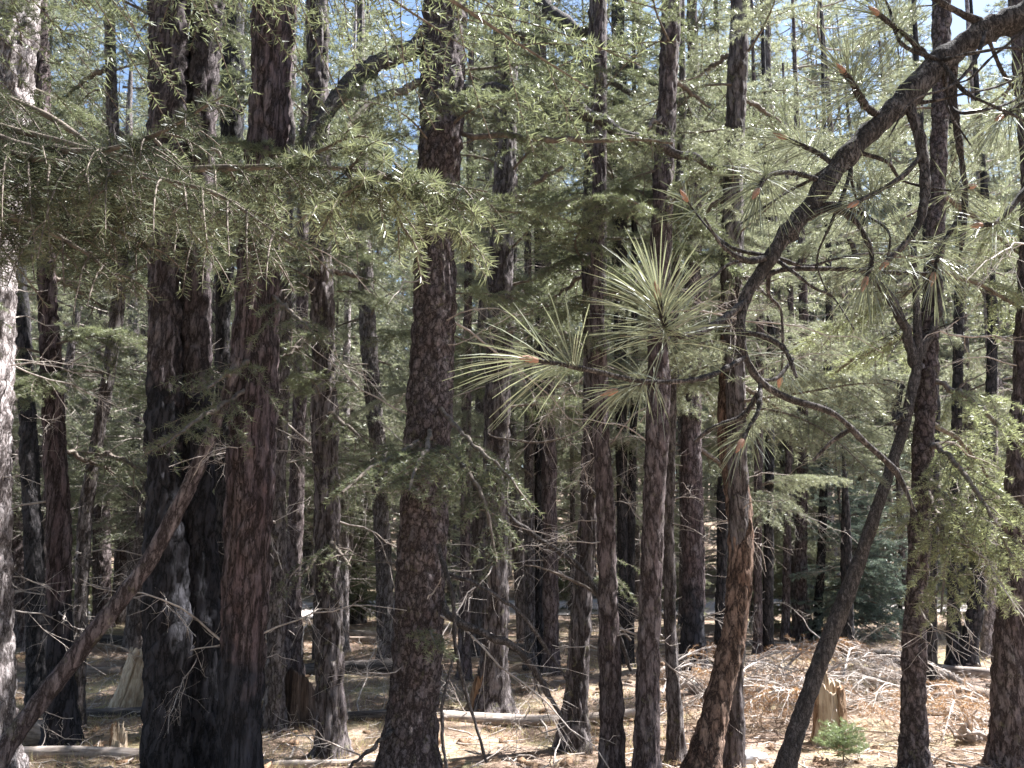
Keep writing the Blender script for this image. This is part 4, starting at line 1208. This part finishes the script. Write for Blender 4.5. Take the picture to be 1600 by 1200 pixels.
# bushy young firs in the middle distance
BV = []
for k in range(3):
    h = (4.2, 5.5, 3.4)[k]
    lf, wd = crown_fir(520 + k, .35, h, (1.25, 1.35, 1.0)[k], (120, 130, 90)[k], 190, .045, .0085, conic=.85, step=.10)
    tr = MB()
    z = np.linspace(-.1, h, 14)
    tubes(tr, np.stack([z * 0, z * 0, z], 1)[None], (.05 * (1 - z / h * .95))[None], 10)
    BV.append((tr, lf, wd))
YF = [((1330, 1000), 0, 'firblue', 'bushy dark fir behind the brush pile and the slanting forked trunk', 1.0, None),
      ((1410, 985), 2, 'firblue', 'dark young fir close right of the bushy dark fir', 1.1, None),
      ((1570, 985), 1, 'firfar', 'pale green young fir behind the broad right-edge trunk', 1.0, None),
      ((1250, 975), 1, 'firfar', 'pale green young fir behind the bushy dark fir, to its left', 1.0, None),
      ((1175, 985), 2, 'firfar', 'pale green young fir behind the crossing pair of orange-brown and slim trunks', .9, None),
      ((1040, 965), 0, 'firfar', 'pale green young fir behind the straight dark brown trunk', .9, None),
      ((700, 962), 1, 'firfar', 'pale green young fir behind the thickest trunk', .9, None),
      ((560, 975), 0, 'fir', 'young fir behind the dark log left of the thickest trunk', .8, None),
      ((120, 975), 0, 'fir', 'young fir behind the thin tilting trunk at the left', .9, None),
      ((10, 980), 1, 'fir', 'young fir glimpsed behind the sunlit edge trunk', .9, None),
      ((890, 955), 2, 'fir', 'young fir half hidden behind the close touching pair of trunks', .9, None)]
for k, (pp, vi, mk, lab, sc, _) in enumerate(YF):
    b = ground_at(*pp)
    r = empty('young_fir', b, lab, 'tree')
    tr, lf, wd = BV[vi]
    for nm, m_, mt in (('trunk', tr, 'far'), ('crown', lf, mk), ('branches', wd, 'twig')):
        o = m_.build(nm, M[mt], r)
    r.rotation_euler = (0, 0, k * 1.3)
    r.scale = (sc,) * 3

# ------------------------------------------------------------------ fallen logs
def fallen_log(name, label, a, b, wa, wb, mat, lift=0.0, stubs=3, seed=0, bend=.02, child_mat='dead'):
    """a, b pixel ends on the ground"""
    pa, pb_ = ground_at(*a), ground_at(*b)
    ra = wa / 2 * depth(pa) / F; rb = wb / 2 * depth(pb_) / F
    mid = (pa + pb_) / 2
    mid[2] = float(terrain(mid[0], mid[1]))
    L = np.linalg.norm(pb_ - pa)
    ang = math.atan2(pb_[1] - pa[1], pb_[0] - pa[0])
    root = empty(name, mid, label, 'log')
    root.rotation_euler = (0, 0, ang)
    K = 60
    t = np.linspace(0, 1, K)
    r = ra + (rb - ra) * t
    q = np.stack([(t - .5) * L, bend * L * np.sin(t * 5 + seed) * .3, r * .7 + lift], 1)
    q[:, 2] += terrain(mid[0] + np.cos(ang) * q[:, 0], mid[1] + np.sin(ang) * q[:, 0]) - mid[2]
    mb = MB()
    rr = r.copy()
    tubes(mb, q[None], rr[None], 20)
    v = mb.v[0]
    mb.v[0] = v + np.clip(unit(v - np.repeat(q, 20, 0)), -1, 1) * ((vnoise(v * [3, 12, 12] + seed) * .10 + vnoise(v * [8, 30, 30]) * .06) * np.repeat(r, 20))[:, None]
    for e in (0, K - 1):      # broken ends
        mb.add(np.vstack([mb.v[0][e * 20:(e + 1) * 20], q[e]]), [[j, (j + 1) % 20, 20] for j in range(20)])
    mb.build('trunk', M[mat], root, True)
    rng = np.random.default_rng(seed + 11)
    for k in range(stubs):
        i = rng.integers(4, K - 4)
        az = rng.uniform(.3, 2.8) * rng.choice([-1, 1])
        link_mesh('branch_stub', STICKS[rng.integers(len(STICKS))], root, tuple(q[i] + [0, 0, r[i] * .6]), (rng.uniform(-1, 1), -rng.uniform(.3, 1.0), az), (rng.uniform(.4, .8),) * 3)
    return root


fallen_log('fallen_log', 'pale barkless log lying at the bottom left below the small broken snag', (8, 1188), (245, 1192), 22, 22, 'log', seed=1)
fallen_log('fallen_log', 'short rotten brown log tucked under the leaning pole', (15, 1158), (85, 1166), 44, 40, 'logmid', seed=2, stubs=0)
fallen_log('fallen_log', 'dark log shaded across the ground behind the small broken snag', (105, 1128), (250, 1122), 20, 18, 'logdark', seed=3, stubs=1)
fallen_log('fallen_log', 'grey log left of the split pale stump, half in shadow', (60, 1048), (190, 1056), 18, 18, 'logmid', seed=4)
fallen_log('fallen_log', 'charred log piece beyond the split pale stump', (150, 1003), (205, 1008), 15, 15, 'logdark', seed=5, stubs=0)
fallen_log('fallen_log', 'thin pale log far off at the left beside the small brown trunk', (-30, 1002), (60, 1000), 8, 8, 'log', seed=6)
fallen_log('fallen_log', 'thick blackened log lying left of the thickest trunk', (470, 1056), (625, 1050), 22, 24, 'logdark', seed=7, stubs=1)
fallen_log('fallen_log', 'pale bleached log stacked behind the blackened log, upper of two', (520, 990), (590, 994), 10, 9, 'log', seed=8, stubs=0)
fallen_log('fallen_log', 'grey log stacked behind the blackened log, lower of two', (515, 1004), (590, 1004), 11, 9, 'logmid', seed=9, stubs=0)
fallen_log('fallen_log', 'dark slender log on the ground just left of the thickest trunk foot', (530, 1128), (625, 1124), 16, 20, 'logdark', seed=10, stubs=2)
fallen_log('fallen_log', 'long sunlit log running right from the foot of the flared trunk', (690, 1126), (1000, 1118), 18, 14, 'log', seed=11, stubs=6)
fallen_log('fallen_log', 'bleached log at the left end of the brush pile', (1040, 1062), (1110, 1096), 24, 20, 'log', seed=12, stubs=3)
fallen_log('fallen_log', 'mossy log lying level behind the brush pile', (1090, 1012), (1300, 1018), 11, 13, 'logmid', seed=13, stubs=3)
fallen_log('fallen_log', 'dark log running right from the broken charred snag', (1330, 1030), (1420, 1040), 22, 24, 'logdark', seed=14, stubs=4)
fallen_log('fallen_log', 'upper sunlit log of the pile between the bough-carrying trunk and the right-edge trunk', (1450, 1046), (1580, 1064), 14, 16, 'log', seed=15, stubs=1)
fallen_log('fallen_log', 'short thick brown log with cut end beside the right-edge trunk', (1508, 1092), (1575, 1108), 24, 24, 'logmid', seed=16, stubs=0)
fallen_log('fallen_log', 'grey log slanting under the short thick brown one', (1440, 1088), (1570, 1118), 14, 12, 'log', seed=17, stubs=3)
fallen_log('fallen_log', 'thin splintered log lowest in the pile left of the right-edge trunk', (1445, 1112), (1580, 1140), 12, 10, 'log', seed=18, stubs=6)
fallen_log('fallen_log', 'pale log lying farther back between the two charred trunks and the right edge', (1455, 1058), (1520, 1080), 22, 10, 'log', seed=19, stubs=0)
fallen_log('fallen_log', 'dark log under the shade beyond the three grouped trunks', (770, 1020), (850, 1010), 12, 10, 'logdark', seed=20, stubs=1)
fallen_log('fallen_log', 'pale log at the bottom edge right of the fused trio', (405, 1200), (600, 1196), 14, 10, 'log', seed=21, stubs=2)

# ------------------------------------------------------------------ stumps
def stump(name, label, px, py, w, hpx, mat, lean=(0, 0), seed=0, jag=.35, flare=.5, slab=None, inner='rot'):
    b = ground_at(px, py)
    dpt = depth(b)
    r, h = w / 2 * dpt / F, hpx * dpt / F
    root = empty(name, b, label, 'stump')
    rng = np.random.default_rng(seed)
    n, K = 56, 22
    th = np.arange(n) * 2 * pi / n
    ht = h * (1 - jag * (.5 + .5 * np.sin(th * 1 + seed)) * rng.uniform(.5, 1) - jag * .8 * np.repeat(rng.uniform(0, 1, n // 4), 4)[:n] * rng.uniform(.4, 1, n))
    ridge = 1 + .10 * np.sin(th * 7 + seed) + .06 * np.sin(th * 13 + 2 * seed) + .05 * rng.normal(size=n)
    mb = MB()
    V = []
    for k in range(K):
        u = k / (K - 1)
        z = ht * u
        rr = r * ridge * (1 + flare * np.exp(-z / (h * .16)) - .12 * u)
        V.append(np.stack([np.cos(th) * rr + lean[0] * z, np.sin(th) * rr + lean[1] * z, z - .04 * (k == 0)], 1))
    inner_top = V[-1] * [.78, .78, 1] + np.stack([lean[0] * ht * .22, lean[1] * ht * .22, -.03 * h * rng.uniform(0, 2, n)], 1)
    V.append(inner_top)
    bot = inner_top.copy(); bot[:, :2] *= .6; bot[:, 2] = h * .35
    V.append(bot)
    KK = len(V)
    V = np.concatenate(V)
    i = np.arange(KK - 1)[:, None] * n; j = np.arange(n)[None]; j2 = (j + 1) % n
    mb.add(V, np.stack([i + j, i + j2, i + n + j2, i + n + j], -1).reshape(-1, 4))
    mb.add(np.vstack([V[-n:], [[lean[0] * h * .35, lean[1] * h * .35, h * .35]]]), [[k, (k + 1) % n, n] for k in range(n)])
    mb.build('wood', M[mat], root)
    if slab:
        for (ang0, width, hh, mt) in slab:
            mb = MB()
            m_, K2 = 9, 14
            A = ang0 + np.linspace(-width / 2, width / 2, m_)
            outer, inn = [], []
            tops = hh * h * rng.uniform(.82, 1, m_)
            for k in range(K2):
                u = k / (K2 - 1)
                z = tops * u
                rr = r * (1.12 + flare * np.exp(-z / (h * .16)) - .1 * u) + .006 * rng.normal(size=m_)
                outer.append(np.stack([np.cos(A) * rr + lean[0] * z, np.sin(A) * rr + lean[1] * z, z - .03], 1))
                inn.append(np.stack([np.cos(A) * (rr - r * .16) + lean[0] * z, np.sin(A) * (rr - r * .16) + lean[1] * z, z - .03], 1))
            G = np.concatenate([np.stack(outer), np.stack(inn)[:, ::-1]], 1)      # closed section
            q = 2 * m_
            i = np.arange(K2 - 1)[:, None] * q; j = np.arange(q)[None]; j2 = (j + 1) % q
            mb.add(G.reshape(-1, 3), np.stack([i + j, i + j2, i + q + j2, i + q + j], -1).reshape(-1, 4))
            top = G[-1]
            mb.add(top, [[k, k + 1, q - 2 - k, q - 1 - k] for k in range(m_ - 1)])
            mb.build('bark_slab', M[mt], root, True)
    return root


stump('tree_stump', 'tall splintered brown stump standing in front of the brush pile', 1298, 1162, 44, 108, 'split', (.05, 0), 3, .35, .35, [(2.9, 1.3, .86, 'rot'), (5.4, .9, .9, 'rot')])
stump('tree_stump', 'pale split stump leaning right against the fused burnt trio', 204, 1106, 52, 128, 'split', (.20, .05), 5, .55, .22, [(4.0, 1.1, .80, 'split')])
stump('tree_stump', 'dark rotten stump at the right foot of the pale grey trunk', 468, 1130, 54, 92, 'rotdark', (-.02, 0), 7, .5, .3)
stump('tree_stump', 'small broken snag with pale torn face near the bottom left log', 184, 1184, 24, 62, 'split', (-.03, 0), 9, .6, .3, [(3.2, 1.6, .95, 'rot')])
stump('tree_stump', 'low weathered stump against the left of the flared-foot trunk', 745, 1110, 26, 78, 'rot', (.16, 0), 11, .6, .6)

# white rock
b = ground_at(1177, 1190)
rk = empty('white_rock', b, 'small pale rock at the foot of the slim upright trunk', 'rock')
mb = MB()
n, K = 26, 14
th = np.arange(n) * 2 * pi / n
V = np.array([[np.cos(t) * np.cos(p) * .10, np.sin(t) * np.cos(p) * .07, np.sin(p) * .055 + .02] for p in np.linspace(-1.2, 1.55, K) for t in th])
V += unit(V) * ((worley(V * 18) * .03 + vnoise(V * 22) * .014)[:, None])
i = np.arange(K - 1)[:, None] * n; j = np.arange(n)[None]; j2 = (j + 1) % n
mb.add(V, np.stack([i + j, i + j2, i + n + j2, i + n + j], -1).reshape(-1, 4))
mb.build('stone', M['rock'], rk)

# gnarled root wad
b = ground_at(1525, 1160)
rw = empty('root_wad', b, 'gnarled grey upturned roots left of the right-edge trunk foot', 'roots')
rng = np.random.default_rng(4)
mb = MB()
for k in range(16):
    az = rng.uniform(0, 2 * pi); L = rng.uniform(.12, .32)
    q = np.cumsum(np.vstack([[0, 0, .03], rng.normal(0, .025, (7, 3)) + np.array([cos(az), sin(az) * .6, rng.uniform(.1, .9)]) * L / 7]), 0)
    q[:, 2] = np.maximum(q[:, 2], .015)
    q[:, 0] += rng.uniform(-.12, .12)
    tubes(mb, q[None], np.linspace(rng.uniform(.018, .034), .004, 8)[None], 8)
v = np.concatenate(mb.v)
mb.v = [a + (vnoise(a * 30) * .008)[:, None] for a in mb.v]
mb.build('roots', M['log'], rw, True)

# seedling
b = ground_at(1318, 1192)
sd = empty('fir_seedling', b, 'small bright green fir seedling below the splintered stump', 'seedling')
rng = np.random.default_rng(8)
st, lf = MB(), MB()
z = np.linspace(0, .24, 6)
tubes(st, np.stack([z * .05, z * 0, z], 1)[None], np.linspace(.006, .002, 6)[None], 6)
for k in range(17):
    az = k * 2.4; zz = .05 + .011 * k; L = .20 * (1 - .03 * k) * rng.uniform(.8, 1.1)
    t = np.linspace(0, 1, 6)
    ax = np.stack([cos(az) * t * L, sin(az) * t * L, zz + .35 * L * t], 1)
    bt = fir_twigs(ax, rng, .028, .09, sub=False, hang=-.1)
    tubes(st, ax[None], np.linspace(.003, .001, 6)[None], 4)
    needles_on(lf, bt + [ax[None]], rng, 700, .022, .0024, True, tint0=.5)
st.build('stem', M['twig'], sd); lf.build('needles', M['green'], sd)

# ------------------------------------------------------------------ brush pile: fallen branches
def brush_variant(seed, L, needle_frac):
    rng = np.random.default_rng(seed)
    st, lf = MB(), MB()
    t = np.linspace(0, 1, 12)
    ax = np.stack([(t - .5) * L, .06 * L * np.sin(t * 4 + seed), .02 + .42 * L * (1 - (2 * t - 1) ** 2) * rng.uniform(.4, .9)], 1)
    tubes(st, ax[None], (.011 * (1 - .8 * t) + .002)[None], 6)
    n = 26
    s = np.linspace(.08, .96, n)
    p, tg = along(ax[None], s[None]); p, tg = p[0], tg[0]
    lat = unit(np.cross(tg, [0, 0, 1.])) * np.where(np.arange(n) % 2 == 0, 1, -1)[:, None]
    d = unit(tg * .7 + lat * rng.uniform(.5, 1, (n, 1)) + rng.normal(0, .3, (n, 3)))
    ln = L * .38 * (1.1 - s) * rng.uniform(.5, 1.2, n)
    u = np.linspace(0, 1, 7)
    P = p[:, None] + d[:, None] * (ln[:, None] * u)[:, :, None]
    P[:, :, 2] += ln[:, None] * (.35 * u - .75 * u ** 2)
    P += rng.normal(0, .008, P.shape) * u[None, :, None]
    P[:, :, 2] = np.maximum(P[:, :, 2], .008)
    tubes(st, P, np.tile(np.linspace(.0055, .0018, 7), (n, 1)), 4)
    m = 4
    q, tq = along(P, rng.uniform(.3, .9, (n, m))); q = q.reshape(-1, 3); tq = tq.reshape(-1, 3)
    d2 = unit(tq + rng.normal(0, .6, tq.shape)); l2 = np.repeat(ln, m) * rng.uniform(.2, .5, len(q))
    P2 = q[:, None] + d2[:, None] * (l2[:, None] * u)[:, :, None]
    P2[:, :, 2] += l2[:, None] * (.2 * u - .5 * u ** 2)
    P2[:, :, 2] = np.maximum(P2[:, :, 2], .006)
    tubes(st, P2, np.tile(np.linspace(.003, .0012, 7), (len(P2), 1)), 3)
    if needle_frac:
        needles_on(lf, [P2[rng.uniform(size=len(P2)) < needle_frac], P[rng.uniform(size=n) < needle_frac]], rng, 190, .04, .0038, tint0=.45)
    return st.mesh('stem', M['dead'], True), (lf.mesh('dead_needles', M['rust']) if needle_frac else None)


BR = [brush_variant(600, 1.3, .7), brush_variant(601, 1.0, .9), brush_variant(602, 1.5, .0), brush_variant(603, .9, .8), brush_variant(604, 1.2, .0)]
rng = np.random.default_rng(21)
bp = [(1130, 1120), (1180, 1070), (1200, 1100), (1230, 1060), (1240, 1130), (1260, 1090), (1290, 1060), (1310, 1080), (1330, 1110), (1350, 1060), (1370, 1095), (1390, 1130), (1400, 1070), (1210, 1150), (1150, 1150),
      (1360, 1150), (1280, 1120), (1170, 1100), (1225, 1085), (1340, 1085), (1385, 1170), (1180, 1130), (1060, 1090), (1080, 1130), (1260, 1065), (1195, 1055), (1320, 1055), (1480, 1150), (1500, 1180), (1120, 1070), (1250, 1075), (1300, 1095), (1340, 1070), (1215, 1120), (1275, 1140), (1380, 1085), (1160, 1085), (1235, 1105), (1325, 1130), (1400, 1105), (1190, 1140), (1090, 1105)]
first = {}
for k, (px, py) in enumerate(bp):
    vi = rng.integers(len(BR)) if k < 30 else (2, 4)[k % 2]
    if vi in first:
        o = copy_tree(first[vi])
    else:
        bare = BR[vi][1] is None
        o = empty('fallen_branch', (0, 0, 0), ('bare bleached dead branch tangled in the brush pile at the right' if bare else 'dead branch with rusty needles tangled in the brush pile at the right'), 'branch', 'bare branches of the brush pile' if bare else 'rusty branches of the brush pile')
        link_mesh('stem', BR[vi][0], o)
        if not bare: link_mesh('dead_needles', BR[vi][1], o)
        first[vi] = o
    b = ground_at(px, py)
    o.location = b + [0, 0, rng.uniform(0, .22)]
    o.rotation_euler = (rng.normal(0, .15), rng.normal(0, .12), rng.normal(.0, .7) + (pi if rng.uniform() < .5 else 0))
    s = rng.uniform(.7, 1.2)
    o.scale = (s, s, s * .85)

# loose fallen sticks elsewhere
lp = [(560, 960), (540, 1030), (600, 1020), (840, 1130), (870, 1150), (790, 1150), (930, 1140), (700, 1150), (460, 1180), (150, 1040), (90, 1075), (110, 1000), (820, 1090), (1000, 1060), (1020, 1075), (990, 1100)]
fb = None
for k, (px, py) in enumerate(lp):
    if fb is None:
        fb = empty('fallen_stick', (0, 0, 0), 'bare grey stick lying on the open forest floor between trunks', 'stick', 'loose sticks on the forest floor')
        link_mesh('stick', STICKS[3], fb); o = fb
    else:
        o = copy_tree(fb)
    o.location = ground_at(px, py) + [0, 0, .06]
    o.rotation_euler = (rng.uniform(-.4, .4), .05, rng.uniform(0, 6.28))
    s = rng.uniform(.6, 1.3); o.scale = (s, s, s)

# ------------------------------------------------------------------ uncountable ground cover
rng = np.random.default_rng(31)


def scatter(n, y0, y1, pw=1.5):
    y = y0 + (y1 - y0) * rng.uniform(size=n) ** pw
    x = rng.uniform(-1, 1, n) * (y * .72 + .5)
    return x, y


mb = MB()
x, y = scatter(110000, 4.8, 18)
o = np.stack([x, y, terrain(x, y) + .018 + rng.uniform(0, .02, len(x))], 1)
d = rng.normal(size=(len(x), 3)); d[:, 2] *= .18
blades(mb, o, d, rng.uniform(.05, .13, len(x)), .0032, rng, rng.uniform(0, 1, len(x)))
tag(mb.build('needle_litter', M['litter']), 'fallen dry needles strewn over the forest floor', 'needle litter', kind='stuff')

mb = MB()
n = 4200
x, y = scatter(n, 4.8, 20)
d = rng.normal(size=(n, 3)); d[:, 2] *= .12; d = unit(d)
L = rng.uniform(.06, .45, n) ** 1.2
p0 = np.stack([x, y, terrain(x, y) + .03], 1)
u = np.linspace(0, 1, 4)
P = p0[:, None] + d[:, None] * (L[:, None] * u)[:, :, None] + rng.normal(0, .012, (n, 4, 3))
tubes(mb, P, np.outer(rng.uniform(.002, .007, n), [1, .9, .7, .35]), 4)
tag(mb.build('twig_litter', M['dead'], smooth=True), 'small broken twigs scattered over the forest floor', 'twig litter', kind='stuff')

mb = MB()
n = 900
x, y = scatter(n, 4.8, 14)
sz = rng.uniform(.008, .04, n) * rng.choice([1, 1, 1.8], n)
z0 = terrain(x, y) + .012
az = rng.uniform(0, 2 * pi, n)
corner = np.array([[-1, -1], [1, -1], [1, 1], [-1, 1]]) * rng.uniform(.5, 1, (n, 4, 2)) * [1.6, .8]
cx = corner[..., 0] * np.cos(az)[:, None] - corner[..., 1] * np.sin(az)[:, None]
cy = corner[..., 0] * np.sin(az)[:, None] + corner[..., 1] * np.cos(az)[:, None]
tilt = rng.uniform(-.4, .4, (n, 4))
lo = np.stack([x[:, None] + cx * sz[:, None], y[:, None] + cy * sz[:, None], z0[:, None] + tilt * sz[:, None]], -1)
hi = lo + np.stack([0 * tilt, 0 * tilt, np.repeat(sz[:, None] * .45, 4, 1)], -1)
V = np.concatenate([lo, hi], 1).reshape(-1, 3)
b = np.arange(n)[:, None] * 8
mb.add(V, np.concatenate([b + [4, 5, 6, 7]] + [b + [i, (i + 1) % 4, 4 + (i + 1) % 4, 4 + i] for i in range(4)]))
tag(mb.build('bark_chips', M['rot']), 'dark bark chips and cones scattered on the forest floor', 'bark chips', kind='stuff')

mb = MB()
x, y = scatter(90000, 4.8, 26, 1.2)
pn = vnoise(np.stack([x * .7, y * .7, x * 0], 1) + 3.3)
k = pn > .05
x, y = x[k], y[k]
o = np.stack([x, y, terrain(x, y) + .005], 1)
d = rng.normal(size=(len(x), 3)) * .45; d[:, 2] = 1
blades(mb, o, d, rng.uniform(.03, .10, len(x)), .0035 + .0002 * y, rng, rng.uniform(0, 1, len(x)))
tag(mb.build('dry_grass', M['straw']), 'short dry straw grass in patches on the forest floor', 'grass', kind='stuff')
